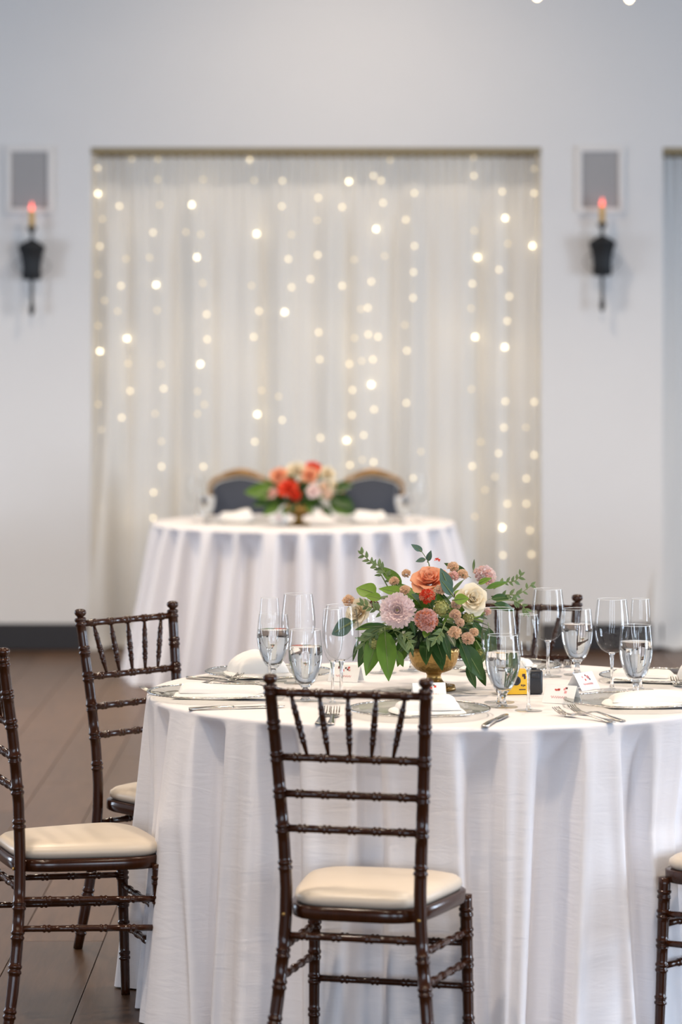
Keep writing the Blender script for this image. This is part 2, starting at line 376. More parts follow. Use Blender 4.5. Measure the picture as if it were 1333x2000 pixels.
LT = """179,328,2 188,378,1 257,310,3 308,310,3 233,402,2 312,400,3 375,400,1 397,350,3 308,350,3 488,311,2 497,352,3 552,353,2 551,403,2 622,386,2 620,430,3
200,428,3 299,454,2 363,453,3 393,458,3 502,456,1 570,458,3 195,481,2 386,503,1 564,506,2 621,498,2 292,503,3 245,505,3 236,558,2 305,556,1 397,553,3 492,558,3
570,561,2 607,545,2 180,536,3 205,587,3 230,608,3 307,606,3 404,614,2 506,607,2 557,610,1 187,636,3 247,661,1 405,663,2 496,658,2 623,649,2 195,686,1 393,711,1
625,702,2 249,710,3 315,712,3 253,764,2 320,759,2 387,764,3 400,790,3 511,763,3 545,774,3 183,790,3 237,816,2 303,808,3 387,808,3 503,810,1 552,820,2 200,839,2
498,863,2 316,862,3 626,855,2 316,911,2 398,911,2 200,891,3 237,918,3 300,962,2 183,942,3 201,992,2 240,1018,2 299,1012,2 182,1041,3 682,354,1 730,343,2 745,352,2
763,312,3 669,404,2 749,396,2 810,377,2 927,343,2 926,307,3 982,374,2 1047,377,2 1048,329,3 735,447,1 793,429,2 988,426,1 928,450,3 810,481,2 692,507,3 752,500,3
1041,480,1 935,502,1 993,476,3 975,527,2 726,550,2 669,558,2 808,532,2 924,554,2 807,582,2 996,579,2 719,601,2 705,604,3 921,602,3 992,627,2 791,635,3 720,653,2
739,658,2 693,660,3 930,658,1 987,678,1 795,685,2 729,702,2 707,705,3 683,711,2 726,751,1 689,762,2 794,787,2 688,811,2 731,800,2 988,784,2 1046,785,2 922,760,3
985,835,2 1028,835,3 678,861,1 711,850,2 941,864,3 974,885,2 1046,889,2 823,882,3 924,911,2 684,909,2 730,903,2 708,898,3 807,933,2 1029,935,2 967,931,3 949,958,3
992,984,2 1029,984,2 929,1010,3 982,1030,1 1036,1036,2 983,1084,2 1039,1083,2"""
LT = [tuple(map(int, q.split(','))) for q in LT.split()]
cuts = [218, 272, 345, 440, 530, 590, 650, 699, 770, 870, 955, 1012]
strands = {}
for x, y, b in LT: strands.setdefault(sum(x > c for c in cuts), []).append((x, y, b))
bulb_me = {b: MB().add(*lathe([(.001, -.008), (.005, -.006), (.007, 0), (.005, .006), (.001, .008)], 8)).mesh('bulb', M['bulb%d' % b]) for b in (1, 2, 3)}
ordn = ['first', 'second', 'third', 'fourth', 'fifth', 'sixth', 'seventh', 'eighth', 'ninth', 'tenth', 'eleventh', 'twelfth', 'thirteenth']
for s in sorted(strands):
    pts = []
    for x, y, b in sorted(strands[s], key=lambda q: q[1]):
        Yb = 16.92; p = P(x, y, Yb)
        p.x = max(NX0+.03, min(NX1-.03, p.x)); p.y = curtain_y(p.x, p.z, .4)-.016; pts.append((p, b))
    top = pts[0][0].copy(); top.z = 2.665; top.y = 16.925
    r = thing('fairy_light_strand', ordn[s]+' strand of warm fairy lights along the sheer curtain, counted from its left edge', 'fairy lights', top, 0, 'fairy light strands on the curtain')
    MB().add(*tube([(0, 0, 0)]+[q[0]-top+Vector((.004, -.004, 0)) for q in pts], .0009, 5)).obj('wire', M['wire'], r)
    for q, b in pts: link('bulb', bulb_me[b], r, q-top)

# ------------------------------------------------------------------ wall fittings
def vent(x0, x1, y0, y1, label):
    a, b_ = P(x0, y0, WY), P(x1, y1, WY); cx, cz = (a.x+b_.x)/2, (a.z+b_.z)/2; wx, wz = (b_.x-a.x)/2, (a.z-b_.z)/2
    r = thing('wall_grille', label, 'grille', (cx, WY, cz), 0, 'wall grilles above the sconces'); t = .028
    mb = MB()
    for q in ((-wx, wx, -.02, 0, wz-t, wz), (-wx, wx, -.02, 0, -wz, -wz+t), (-wx, -wx+t, -.02, 0, -wz+t, wz-t), (wx-t, wx, -.02, 0, -wz+t, wz-t)): mb.add(*box(*q, .003))
    mb.obj('frame', M['frame'], r, smooth=False)
    MB().add(*box(-wx+t, wx-t, -.008, 0, -wz+t, wz-t)).obj('mesh_panel', M['grille'], r, smooth=False)
vent(12, 104, 286, 416, 'grey wall grille in white frame above the sconce left of the curtain')
vent(1127, 1219, 286, 416, 'grey wall grille in white frame above the sconce right of the curtain')
def sconce(x, dy, label):
    c = P(x, 510+dy, WY-.07)
    r = thing('wall_sconce', label, 'sconce', c, 0, 'candle sconces on the back wall')
    k = 16.73/F
    prof = [(2, 43), (6, 42), (14, 38), (28, 30), (28.5, 24), (25, 15), (22, 4), (20.5, -8), (20, -20), (21, -30), (19, -36), (3, -38)]
    MB().add(*lathe([(a*k, z*k) for a, z in reversed(prof)], 6)).obj('body', M['iron'], r, smooth=False).rotation_euler = (0, 0, radians(30))
    MB().add(*box(-.03, .03, .04, .07, -.09, .08, .006)).obj('back_plate', M['iron'], r)
    MB().add(*box(-.012, .012, .03, .045, -.03, .03)).obj('bracket', M['iron'], r)
    MB().add(*lathe([(3*k, 38*k), (2.5*k, 46*k), (5*k, 48*k), (2.5*k, 52*k), (4*k, 56*k), (9*k, 62*k), (10*k, 67*k), (7*k, 67*k)], 10)).obj('drip_cup', M['ironhi'], r)
    MB().add(*lathe([(5.4*k, 66*k), (5.4*k, 97*k), (3*k, 99*k)], 12)).obj('candle', M['candle'], r)
    MB().add(*lathe([(2*k, 98*k), (3.8*k, 101*k), (4.4*k, 104*k), (3*k, 109*k), (.6*k, 116*k)], 10)).obj('flame_bulb', M['flame'], r)
    MB().add(*lathe([(2.6*k, -36*k), (3.6*k, -60*k), (3.2*k, -86*k)][::-1], 8)).obj('stem', M['ironhi'], r)
    MB().add(*lathe([(4*k, -84*k), (5.5*k, -92*k), (5*k, -100*k), (1.5*k, -107*k)][::-1], 10)).obj('finial', M['iron'], r)
    for s in (-1, 1):
        pts = [(s*(18+17*sin(t*pi/9))*k, .02, (8-34*t/9)*k) for t in range(10)]
        MB().add(*tube(pts, .0022, 6)).obj('scroll', M['ironhi'], r)
    return r
sconce(62, 0, 'black iron candle sconce on the wall left of the curtain')
sconce(1177, -8, 'black iron candle sconce on the wall right of the curtain')
# festoon bulbs just reaching the top edge of the view
r = thing('festoon_string', 'cord of round warm bulbs strung high across the hall', 'string lights', (0, 14.0, 3.25))
pts = [(-3+i*.25, 0, .035*(-3+i*.25)**2*.3+.02*sin(i)) for i in range(25)]
MB().add(*tube(pts, .004, 6)).obj('cord', M['iron'], r)
bm_ = MB().add(*lathe([(.004, -.022), (.014, -.014), (.018, 0), (.014, .014), (.007, .02), (.007, .03)], 12)).mesh('bulb', M['festoon'])
for px, py in ((1050, -9), (1230, -5), (870, -40), (690, -48), (510, -44), (330, -30)):
    q = P(px, py, 14.0); i = min(range(25), key=lambda j: abs(pts[j][0]-q.x)); zc = pts[i][2]
    link('bulb', bm_, r, (q.x, 0, q.z-3.25))
    MB().add(*tube([(q.x, 0, q.z-3.25+.02), (q.x, 0, max(zc, q.z-3.25+.04))], .003, 6)).obj('hanger', M['iron'], r)

# ------------------------------------------------------------------ chiavari chairs
def knotted(p0, p1, r0, r1, knots, seg=10, mid=None, kr=.0022):
    """a turned stick from p0 to p1 with pairs of raised rings at the given fractions"""
    p0, p1 = Vector(p0), Vector(p1); L = (p1-p0).length
    ts = {0: 0, 1: 0}
    n = 7
    for i in range(1, n): ts[i/n] = 0
    for k in knots:
        for c in (-.0058, .0058):
            for d, h in ((-.0044, 0), (-.0022, .8), (0, 1), (.0022, .8), (.0044, 0)):
                t = k+(c+d)/L
                if 0 < t < 1: ts[t] = h
    pts, rad = [], []
    for t in sorted(ts):
        rr = r0+(r1-r0)*t
        if mid: rr = r0 + (mid-r0)*sin(pi*min(1, max(0, t)))**.8
        pts.append(p0.lerp(p1, t)); rad.append(rr+kr*ts[t])
    return tube(pts, rad, seg)
def curve_stick(fn, zs_knots, z0, z1, rfn, seg=12, kr=.0027, n=26):
    zz = {z0+(z1-z0)*i/n: 0 for i in range(n+1)}
    for zk in zs_knots:
        for c in (-.0065, .0065):
            for d, h in ((-.005, 0), (-.0025, .85), (0, 1), (.0025, .85), (.005, 0)): zz[zk+c+d] = h
    pts = []; rad = []
    for z in sorted(zz):
        pts.append(fn(z)); rad.append(rfn(z)+kr*zz[z])
    return pts, rad
def interp(tab, z):
    for (a, va), (b, vb) in zip(tab, tab[1:]):
        if z <= b:
            t = max(0, (z-a)/(b-a)); t2 = t*t*(3-2*t) if False else t
            return va+(vb-va)*t2
    return tab[-1][1]
XT = [(0, .192), (.1, .181), (.2, .170), (.3, .160), (.38, .1545), (.45, .153), (.55, .157), (.7, .1655), (.93, .179)]
YT = [(0, -.040), (.1, -.024), (.2, -.011), (.3, -.003), (.38, 0), (.45, 0), (.55, -.004), (.7, -.018), (.93, -.050)]
def bx(z): return interp(XT, z)
def by(z): return interp(YT, z)
def make_chair(label):
    r = thing('chiavari_chair', label, 'chair', (0, 0, 0), 0, 'mahogany chiavari chairs around the near table')
    wd = M['wood']
    for s in (-1, 1):
        zk = (.05, .155, .235, .305, .50, .583, .661, .743, .815, .893)
        pts, rad = curve_stick(lambda z: (s*bx(z), by(z), z), zk, 0, .897, lambda z: .0148 - .0012*(z/.9) - .002*max(0, 1-z/.1))
        mb = MB().add(*tube(pts, rad, 14))
        mb.add(*lathe([(.0135, .895), (.0105, .9), (.009, .904), (.0095, .908), (.0145, .912), (.0168, .918), (.0155, .924), (.010, .928), (.002, .929)], 14), 0,
               Matrix.Translation((s*bx(.9), by(.9), 0)))
        mb.obj('back_post', wd, r)
        MB().add(*lathe([(.004, 0), (.004, .003), (.002, .004)], 8), 0, Matrix.Translation((s*bx(.395), -.0148, .393)) @ Matrix.Rotation(pi/2, 4, 'X')).obj('screw_cap', M['goldplain'], r)
        pts, rad = curve_stick(lambda z: (s*(.180+.006*(1-z/.385)), .336+.012*(1-z/.385), z), (.10, .178, .235, .305, .352), 0, .392, lambda z: .0115+.0035*(z/.39))
        MB().add(*tube(pts, rad, 12)).obj('leg', wd, r)
    kn = (.14, .32, .5, .68, .86)
    MB().add(*knotted((-bx(.888), by(.888), .888), (bx(.888), by(.888), .888), .0088, .0088, (.13, .315, .5, .685, .87), 12)).obj('top_rail', wd, r)
    for z in (.743, .661, .583):
        MB().add(*knotted((-bx(z), by(z), z), (bx(z), by(z), z), .0086, .0086, kn, 12)).obj('back_rail', wd, r)
    for i in range(5):
        xt = (-.130+.065*i)*1.0; xb = (-.098+.049*i)
        MB().add(*knotted((xb, by(.743), .748), (xt, by(.885), .884), .0036, .0036, (.27, .5, .75), 9, mid=.0072, kr=.0013)).obj('spindle', wd, r)
    def fx(z): return .180+.006*(1-z/.385)
    def fy(z): return .336+.012*(1-z/.385)
    for z, za in ((.318, .306), (.250, .236)):
        for s in (-1, 1):
            MB().add(*knotted((s*bx(z), by(z), z), (s*fx(za), fy(za), za), .0078, .0078, (.2, .4, .6, .8), 10)).obj('stretcher', wd, r)
    for z in (.280, .180): MB().add(*knotted((-fx(z), fy(z), z), (fx(z), fy(z), z), .0078, .0078, (.2, .4, .6, .8), 10)).obj('stretcher', wd, r)
    MB().add(*knotted((-bx(.344), by(.344), .344), (bx(.344), by(.344), .344), .0082, .0082, (.15, .38, .62, .85), 10)).obj('stretcher', wd, r)
    # seat outline: narrow back, wide bowed front with round corners
    def outline(off, n=56):
        pts = []
        for k in range(n):
            a = 2*pi*k/n; ca, sa = cos(a), sin(a); e = .42
            u = math.copysign(abs(ca)**e, ca); v = math.copysign(abs(sa)**e, sa)
            y = .174+.186*v; wdt = .152+.050*((y+.01)/.36)
            y += .012*(1-u*u)*(1 if v > 0 else 0)
            pts.append((u*(wdt-off), y-off*v))
        return pts
    mb = MB(); n = 56
    o1 = outline(.004); o0 = outline(0); oi = outline(.034)
    vs = [(x, y, .381) for x, y in o1]+[(x, y, .385) for x, y in o0]+[(x, y, .408) for x, y in o0]+[(x, y, .411) for x, y in o1]+[(x, y, .411) for x, y in oi]+[(x, y, .381) for x, y in oi]
    fs = []
    for ring in range(6):
        for k in range(n):
            k2 = (k+1) % n; a, b = ring*n, ((ring+1) % 6)*n; fs.append((a+k, a+k2, b+k2, b+k))
    mb.add(vs, fs).obj('seat_frame', wd, r)
    vs = []; levels = [(.016, .409), (.006, .414), (.002, .422), (.004, .432), (.014, .440), (.035, .446), (.07, .449), (.11, .450), (.147, .4505)]
    for off, z in levels:
        vs += [(x*.97, y*.98+.004, z) for x, y in outline(off)]
    fs = [(i*n+k, i*n+(k+1) % n, (i+1)*n+(k+1) % n, (i+1)*n+k) for i in range(len(levels)-1) for k in range(n)]
    fs.append(tuple((len(levels)-1)*n+k for k in range(n))); fs.append(tuple(reversed(range(n))))
    MB().add(vs, fs).obj('cushion', M['cush'], r)
    return r
def head(fx, fy): return math.atan2(fy, fx)-pi/2
CH = make_chair('brown chiavari chair with its whole back turned to us in front of the table')
CH.location = (.026, 6.93, 0); CH.rotation_euler = (0, 0, -radians(15))
g = CH['group']
place(CH, (-.822, 7.70, 0), head(.95, .31), 'brown chiavari chair cut by the left frame edge, ivory seat tucked toward the tablecloth', g)
place(CH, (-.562, 8.695, 0), head(.738, -.674), 'brown chiavari chair behind the left side of the table, slanted back fully seen', g)
place(CH, (1.138, 7.345, 0), head(-.74, .67), 'brown chiavari chair at lower right of which only seat corner and leg show', g)
place(CH, (.502, 9.09, 0), head(-.27, -.96), 'brown chiavari chair facing us behind the flowers and wine glasses', g)

# ------------------------------------------------------------------ tables and cloths
TC = Vector((.266, 8.075, 0)); RT = .766; ZT = .762
def cloth_mesh(R, valleys, flare, zt, hem, seed, nth=900, bulge=None):
    """round cloth: flat top, rounded edge, hanging skirt whose folds start under the edge. valleys: (centre0, centre1, half0, half1, depth0, depth1) in degrees/metres"""
    rs = random.Random(seed); vs = []; fs = []; nz = 46
    ph = [rs.uniform(0, 6.28) for _ in range(6)]
    rings = []
    for rr in (.0, .2, .4, .6, .72): rings.append(('top', rr*R/.755))
    for k in range(5): rings.append(('edge', k/4))
    for k in range(1, nz+1): rings.append(('side', (k/nz)**1.15))
    rings = rings[1:]
    vs.append((0, 0, zt))
    er = .010
    for kind, q in rings:
        for i in range(nth):
            th = 360*i/nth; a = radians(th)
            if kind == 'top': r_, z = q, zt + .0004*sin(9*a+ph[0])*q
            elif kind == 'edge':
                b = q*pi/2; r_, z = R-er+er*sin(b), zt-er+er*cos(b)
            else:
                t = q; z = zt-er-(zt-er-hem)*t
                grow = 1-math.exp(-t/.06)
                r_ = R + flare*t*(1+.12*sin(3*a+ph[1])+.1*sin(7*a+ph[2])) + .006*grow*sin(11*a+ph[3])*t
                for bg in (bulge or ()): r_ += bg[2]*min(1, t/.35)*math.exp(-(((th-bg[0]+180) % 360-180)/bg[1])**2)
                for c0, c1, h0, h1, d0, d1 in valleys:
                    c = c0+(c1-c0)*t; h = h0+(h1-h0)*t; d = (d0+(d1-d0)*t)*grow
                    dd = (th-c+180) % 360-180
                    u = dd/h
                    if abs(u) < 2.4:
                        uu = abs(u)
                        if uu < 1: r_ -= d*(1-.15*uu*uu) if uu < .72 else d*(.922-(uu-.72)/.28*.5)
                        else:
                            w_ = .422*max(0, 1-(uu-1)/.30) if uu < 1.30 else 0
                            r_ -= d*w_
                            bump = math.exp(-((uu-1.55)/.42)**2); r_ += .30*d*bump*(.4+.6*t)
            vs.append((r_*cos(a), r_*sin(a), z))
    n = len(rings)
    for i in range(nth): fs.append((0, 1+i, 1+(i+1) % nth))
    for k in range(n-1):
        for i in range(nth):
            i2 = (i+1) % nth; a, b = 1+k*nth, 1+(k+1)*nth; fs.append((a+i, b+i, b+i2, a+i2))
    return vs, fs
def A(phi): return 270+phi            # phi: degrees to the right of the side facing us
front = [(-68, -66, 3.2, 3.4, .042, .055), (-49.5, -46, 3.6, 1.5, .058, .060), (-33, -31, 3.8, 4.2, .052, .065), (-15, -16, 2.0, 3.4, .020, .045),
         (4.4, 4.8, 3.4, 1.8, .030, .045), (18.8, 14.5, 3.8, 3.0, .056, .072), (35, 34.5, 3.2, 2.6, .050, .070), (52, 51, 3, 3, .035, .05), (70, 69, 3, 3, .035, .05), (-86, -84, 2.6, 3.6, .02, .045)]
val = [(A(a), A(b), c, d, e, f) for a, b, c, d, e, f in front]
rr_ = random.Random(3); ph = 88
while ph < 260:
    val.append((A(ph), A(ph+rr_.uniform(-2, 2)), rr_.uniform(2.4, 3.6), rr_.uniform(2, 4), rr_.uniform(.025, .04), rr_.uniform(.04, .055))); ph += rr_.uniform(15, 19)
def table(loc, R, h, label, cat='table'):
    r = thing('round_table', label, cat, loc)
    MB().add(*lathe([(R-.09, h-.03), (R-.085, h-.028), (R-.085, h-.002), (R-.09, h)], 48)).obj('tabletop', M['subfloor'], r)
    for s in (-1, 1):
        for q in (-1, 1): MB().add(*tube([(s*.42, q*.36, 0), (s*.42, q*.36, h-.03)], .014, 10)).obj('leg', M['silver'], r)
table((TC.x, TC.y, 0), RT, .759, 'round banquet table under the near white cloth')
MB().add(*cloth_mesh(RT, val, .058, ZT, .004, 5, bulge=((A(-57), 5, .05), (A(-10), 13, -.05), (A(47), 12, -.06), (A(-78), 6, -.06)))).obj('tablecloth', M['cloth'], None, (TC.x, TC.y, 0))
tag(COL.objects['tablecloth'], 'white floor-length tablecloth on the nearer round table', 'tablecloth')
FC = Vector((-.185, 15.5, 0)); val2 = []; ph = 0; rr_ = random.Random(11)
while ph < 352:
    val2.append((ph, ph+rr_.uniform(-2, 2), rr_.uniform(2.8, 4.4), rr_.uniform(3, 5), rr_.uniform(.055, .07), rr_.uniform(.075, .10))); ph += rr_.uniform(10.5, 15)
table((FC.x, FC.y, 0), .75, .759, 'round head table under the far white cloth')
o = MB().add(*cloth_mesh(.75, val2, .13, ZT, .004, 9, 720)).obj('tablecloth', M['cloth'], None, (FC.x, FC.y, 0))
tag(o, 'white floor-length tablecloth on the far head table before the curtain', 'tablecloth')

# ------------------------------------------------------------------ blue banquet chairs at the head table
def banquet(loc, rz, label):
    r = thing('banquet_chair', label, 'chair', loc, rz, 'gilt framed banquet chairs at the head table')
    def arch(w, top, n=24):
        pts = [(-w*.93, .50), (-w*.98, .70)]
        for i in range(n-3):
            u = 2*i/(n-4)-1; pts.append((u*w, top-.032*abs(u)**1.5-.026*abs(u)**9))
        return pts+[(w*.98, .70), (w*.93, .50)]
    ar = arch(.158, .955)
    pts = [(x, -.02-.10*(z-.45), z) for x, z in ar]
    MB().add(*tube([(pts[0][0], .0, .05)]+pts+[(pts[-1][0], 0, .05)], .014, 10)).obj('back_frame', M['gilt'], r)
    crest = [(x, -.02-.10*(z-.45), z+.010) for x, z in ar[6:19]]
    MB().add(*tube(crest, [.010+.012*sin(pi*i/12) for i in range(13)], 10)).obj('crest_rail', M['gilt'], r)
    ai = arch(.152, .939); vs = []; n = len(ai)
    for dy in (-.02, .02):
        for x, z in ai: vs.append((x*.97, -.02-.10*(z-.45)+dy, z-.004))
    for dy in (-.036, .036): vs.append((0, -.047+dy, .72))
    fs = [(i, i+1, n+i+1, n+i) for i in range(n-1)]+[(n-1, 0, n, 2*n-1)]
    fs += [(i+1, i, 2*n) for i in range(n-1)]+[(0, n-1, 2*n)]+[(n+i, n+i+1, 2*n+1) for i in range(n-1)]+[(2*n-1, n, 2*n+1)]
    MB().add(vs, fs).obj('back_pad', M['blue'], r)
    MB().add(*box(-.21, .21, 0, .42, .40, .47, .025)).obj('seat', M['blue'], r)
    MB().add(*box(-.205, .205, .005, .415, .375, .40, .005)).obj('seat_frame', M['gilt'], r)
    for s in (-1, 1):
        MB().add(*tube([(s*.19, .40, 0), (s*.19, .39, .38)], .013, 8)).obj('leg', M['gilt'], r)
        MB().add(*tube([(s*.195, -.04, 0), (s*.195, .0, .38)], .013, 8)).obj('leg', M['gilt'], r)
banquet((-.530, 16.43, 0), pi, 'slate blue banquet chair with gilt crest at the head table, nearer the left sconce')
banquet((.165, 16.43, 0), pi, 'slate blue banquet chair with gilt crest at the head table, nearer the right sconce')

# ------------------------------------------------------------------ glassware
def glass_proto(kind):
    if kind == 'wine':
        bowl = [(.006, .095), (.016, .098), (.027, .105), (.037, .118), (.0430, .135), (.0452, .152), (.0446, .172), (.0425, .195), (.040, .215), (.0375, .235)]
        st = [(.010, .003), (.006, .008), (.0044, .02), (.0040, .05), (.0044, .078), (.0064, .091), (.010, .0975)]; fr = .038
    elif kind == 'goblet':
        bowl = [(.011, .036), (.019, .042), (.028, .055), (.036, .074), (.0412, .094), (.0433, .114), (.0428, .130), (.0408, .150), (.0378, .178)]
        st = [(.014, .003), (.0095, .008), (.0072, .018), (.0082, .028), (.0125, .037), (.016, .0415)]; fr = .037
    else:
        bowl = [(.005, .104), (.0105, .108), (.0165, .117), (.0218, .132), (.0250, .152), (.0262, .172), (.0254, .196), (.0238, .218), (.0222, .235)]
        st = [(.009, .003), (.0055, .008), (.0038, .02), (.0034, .055), (.0038, .085), (.0055, .100), (.009, .107)]; fr = .034
    nm = {'wine': 'wine_glass', 'goblet': 'water_goblet', 'flute': 'champagne_flute'}[kind]
    r = thing(nm, 'glass', 'glass')
    # refine the bowl profile
    pr = []
    for (a, b) in zip(bowl, bowl[1:]):
        for k in range(3): t = k/3; pr.append((a[0]+(b[0]-a[0])*t, a[1]+(b[1]-a[1])*t))
    pr.append(bowl[-1])
    sm = [pr[0]]+[((pr[i-1][0]+2*pr[i][0]+pr[i+1][0])/4, pr[i][1]) for i in range(1, len(pr)-1)]+[pr[-1]]
    b = MB().add(*lathe(sm, 40, False)).obj('bowl', M['glass'], r)
    rim_r = bowl[-1][0]; zt = bowl[-1][1]
    vs, fs = [], []
    n, m = 40, 6
    for i in range(n):
        for j in range(m):
            a, q = 2*pi*i/n, 2*pi*j/m; rr = rim_r+.00055*cos(q); vs.append((rr*cos(a), rr*sin(a), zt+.00055*sin(q)))
    for i in range(n):
        for j in range(m): fs.append((i*m+j, ((i+1) % n)*m+j, ((i+1) % n)*m+(j+1) % m, i*m+(j+1) % m))
    MB().add(vs, fs).obj('rim', M['rim'], b)
    MB().add(*lathe(st, 20)).obj('stem', M['stem'], r)
    MB().add(*lathe([(fr*.98, 0), (fr, .0008), (fr*.98, .0018), (fr*.5, .0028), (.012, .0042), (.004, .006)], 32)).obj('foot', M['glass'], r)
    if kind == 'goblet':
        wl = .137; prof = [(max(.002, q[0]-.0014), q[1]) for q in sm if q[1] < wl and q[1] > .043]
        prof = [(.004, .0425)]+prof+[(prof[-1][0], wl)]
        MB().add(*lathe(prof, 40)).obj('water', M['water'], r)
    return r
GP = {}
GN = {'wine': 'empty wine glasses', 'goblet': 'water goblets with water', 'flute': 'empty champagne flutes'}
GH = {'wine': .235, 'goblet': .178, 'flute': .235}
def glass(kind, px, rim_y, label, z=ZT+.001, Y=None):
    ppm = (rim_y-HY)/(H-z-GH[kind])
    if Y: ppm = F/Y
    loc = ((px-CX)/ppm, F/ppm, z)
    if kind not in GP:
        GP[kind] = glass_proto(kind); GP[kind].location = loc; GP[kind]['label'] = label; GP[kind]['group'] = GN[kind]; return GP[kind]
    return place(GP[kind], loc, rnd.uniform(0, 6), label, GN[kind])
glass('flute', 527, 1168, 'champagne flute behind the water goblet by the far left napkin')
glass('goblet', 534, 1199, 'water goblet beside the plump napkin, behind the front chair finial')
glass('wine', 583, 1160, 'tallest looking wine glass left of the flowers, just behind the goblets')
glass('goblet', 597, 1230, 'water goblet above the top rail of the front chair')
glass('flute', 650, 1186, 'champagne flute overlapping the wine glass at the flowers\' left edge', Y=7.79)
glass('wine', 667, 1187, 'wine glass touching the white rose at the flowers\' left edge', Y=7.90)
glass('goblet', 983, 1240, 'water goblet in front of the yellow camera and gold bowl')
glass('wine', 976, 1188, 'wine glass behind the goblet near the yellow camera')
glass('flute', 1033, 1200, 'champagne flute standing before the black end of the camera')
glass('goblet', 1243, 1219, 'water goblet at the charger on the right, its flute behind', Y=7.97)
glass('wine', 1196, 1170, 'wine glass alone between the two right-hand water goblets')
glass('flute', 1252, 1177, 'champagne flute behind the rightmost water goblet', Y=8.09)
glass('wine', 1071, 1149, 'wine glass before the chair that faces us', Y=8.41)
glass('goblet', 1128, 1189, 'water goblet before the finial of the chair that faces us')
glass('goblet', 806, 1190, 'water goblet mostly hidden behind the gold bowl', Y=8.55)
glass('wine', 748, 1170, 'wine glass mostly hidden behind the hanging leaves', Y=8.50)
glass('goblet', 404, 940, 'water goblet on the left end of the head table', Y=15.35)
glass('wine', 382, 930, 'wine glass on the left end of the head table', Y=15.45)
glass('goblet', 788, 940, 'water goblet on the right end of the head table', Y=15.35)
glass('wine', 815, 930, 'wine glass on the right end of the head table', Y=15.45)

# ------------------------------------------------------------------ chargers, napkins, cutlery, cards
def charger_proto():
    r = thing('glass_charger', 'charger', 'charger plate')
    MB().add(*lathe([(.002, .004), (.06, .004), (.098, .004), (.108, .007), (.14, .012), (.170, .0155)], 64, False)).obj('dish', M['plate'], r)
    vs, fs = [], []; n, m = 288, 6
    for i in range(n):
        for j in range(m):
            a, q = 2*pi*i/n, 2*pi*j/m; b = .0017+.0010*abs(sin(a*36)); rr = .170+b*cos(q); vs.append((rr*cos(a), rr*sin(a), .0155+b*sin(q)))
    for i in range(n):
        for j in range(m): fs.append((i*m+j, ((i+1) % n)*m+j, ((i+1) % n)*m+(j+1) % m, i*m+(j+1) % m))
    MB().add(vs, fs).obj('beaded_rim', M['silver'], r)
    MB().add(*lathe([(.060, 0), (.064, 0), (.064, .004), (.060, .004)], 48, False)).obj('foot_ring', M['plate'], r)
    return r
CP = []
def charger(px, py, label, z=ZT+.001):
    loc = T(px, py, z+.012); loc.z = z
    if not CP: c = charger_proto(); c.location = loc; c['label'] = label; c['group'] = 'clear glass chargers with beaded silver rims'; CP.append(c); return loc
    place(CP[0], loc, rnd.uniform(0, 6), label, 'clear glass chargers with beaded silver rims'); return loc
def napkin(loc, rz, sx, sy, h, seed, label, z=ZT+.0065):
    """a folded linen napkin: a soft stack of three folds, each lying a little askew on the one below"""
    rs = random.Random(seed)
    r = thing('folded_napkin', label, 'napkin', (loc[0], loc[1], z), rz, 'white folded linen napkins')
    zb = 0
    for l, (kx, ky, hh) in enumerate(((1, 1, .010), (.86, .80, max(.012, h-.010)))):
        n1, n2 = 44, 26; p = [rs.uniform(0, 6.28) for _ in range(6)]; ro = rs.uniform(-.12, .12)*l; vs, fs = [], []
        for side in (0, 1):
            for i in range(n1+1):
                for j in range(n2+1):
                    u, v = 2*i/n1-1, 2*j/n2-1
                    e = (max(0, 1-abs(u)**7)*max(0, 1-abs(v)**(3.5 if l else 8)))**.5
                    x, y = u*sx*kx/2*(1-.05*v*v+.03*sin(3*v+p[0])), v*sy*ky/2*(1+.06*sin(2.5*u+p[1]))
                    x, y = x*cos(ro)-y*sin(ro), x*sin(ro)+y*cos(ro)
                    if side: zz = zb + hh*e*(1+(.22*sin(2.4*u+p[2])+.14*sin(3.3*v+1.4*u+p[3])+.06*sin(9*v+4*u+p[4]))*(1 if l else .25)) - (.16*hh*math.exp(-((v-.35-.2*u)/.10)**2)+.10*hh*math.exp(-((v+.3-.1*u)/.08)**2))*e*l
                    else: zz = max(0, zb-.003)
                    vs.append((x, y, zz))
        N_ = (n1+1)*(n2+1)
        for i in range(n1):
            for j in range(n2):
                a = i*(n2+1)+j; fs.append((a, a+1, a+n2+2, a+n2+1)); fs.append((N_+a, N_+a+n2+1, N_+a+n2+2, N_+a+1))
        MB().add(vs, fs).obj('fold', M['napkin'], r); zb += hh*.9
    return r
c1 = charger(820, 1386, 'clear glass charger with silver rim before the front chair'); napkin((c1.x+.02, c1.y+.01), .25, .175, .13, .034, 1, 'white folded napkin seen through the front chair back')
c2 = charger(420, 1352, 'clear glass charger with silver rim at the table\'s left edge'); napkin((c2.x+.02, c2.y), -.12, .25, .14, .028, 2, 'white folded napkin lying flat at the table\'s left edge')
c3 = charger(526, 1313, 'clear glass charger with silver rim before the slanted left chair'); napkin((c3.x-.03, c3.y), .35, .17, .15, .052, 3, 'plump white folded napkin before the slanted left chair')
c4 = charger(1238, 1369, 'clear glass charger with silver rim behind the two right forks'); napkin((c4.x+.05, c4.y), .1, .25, .14, .030, 4, 'long white folded napkin behind the two right forks')
c5 = charger(1298, 1321, 'clear glass charger with silver rim behind the rightmost goblet'); napkin((c5.x-.055, c5.y), -.2, .18, .14, .026, 5, 'white folded napkin behind the rightmost goblet')
napkin((T(1368, 1322).x, 8.27), .9, .16, .13, .060, 8, 'tall white folded napkin cut off by the right frame edge', z=ZT+.002)
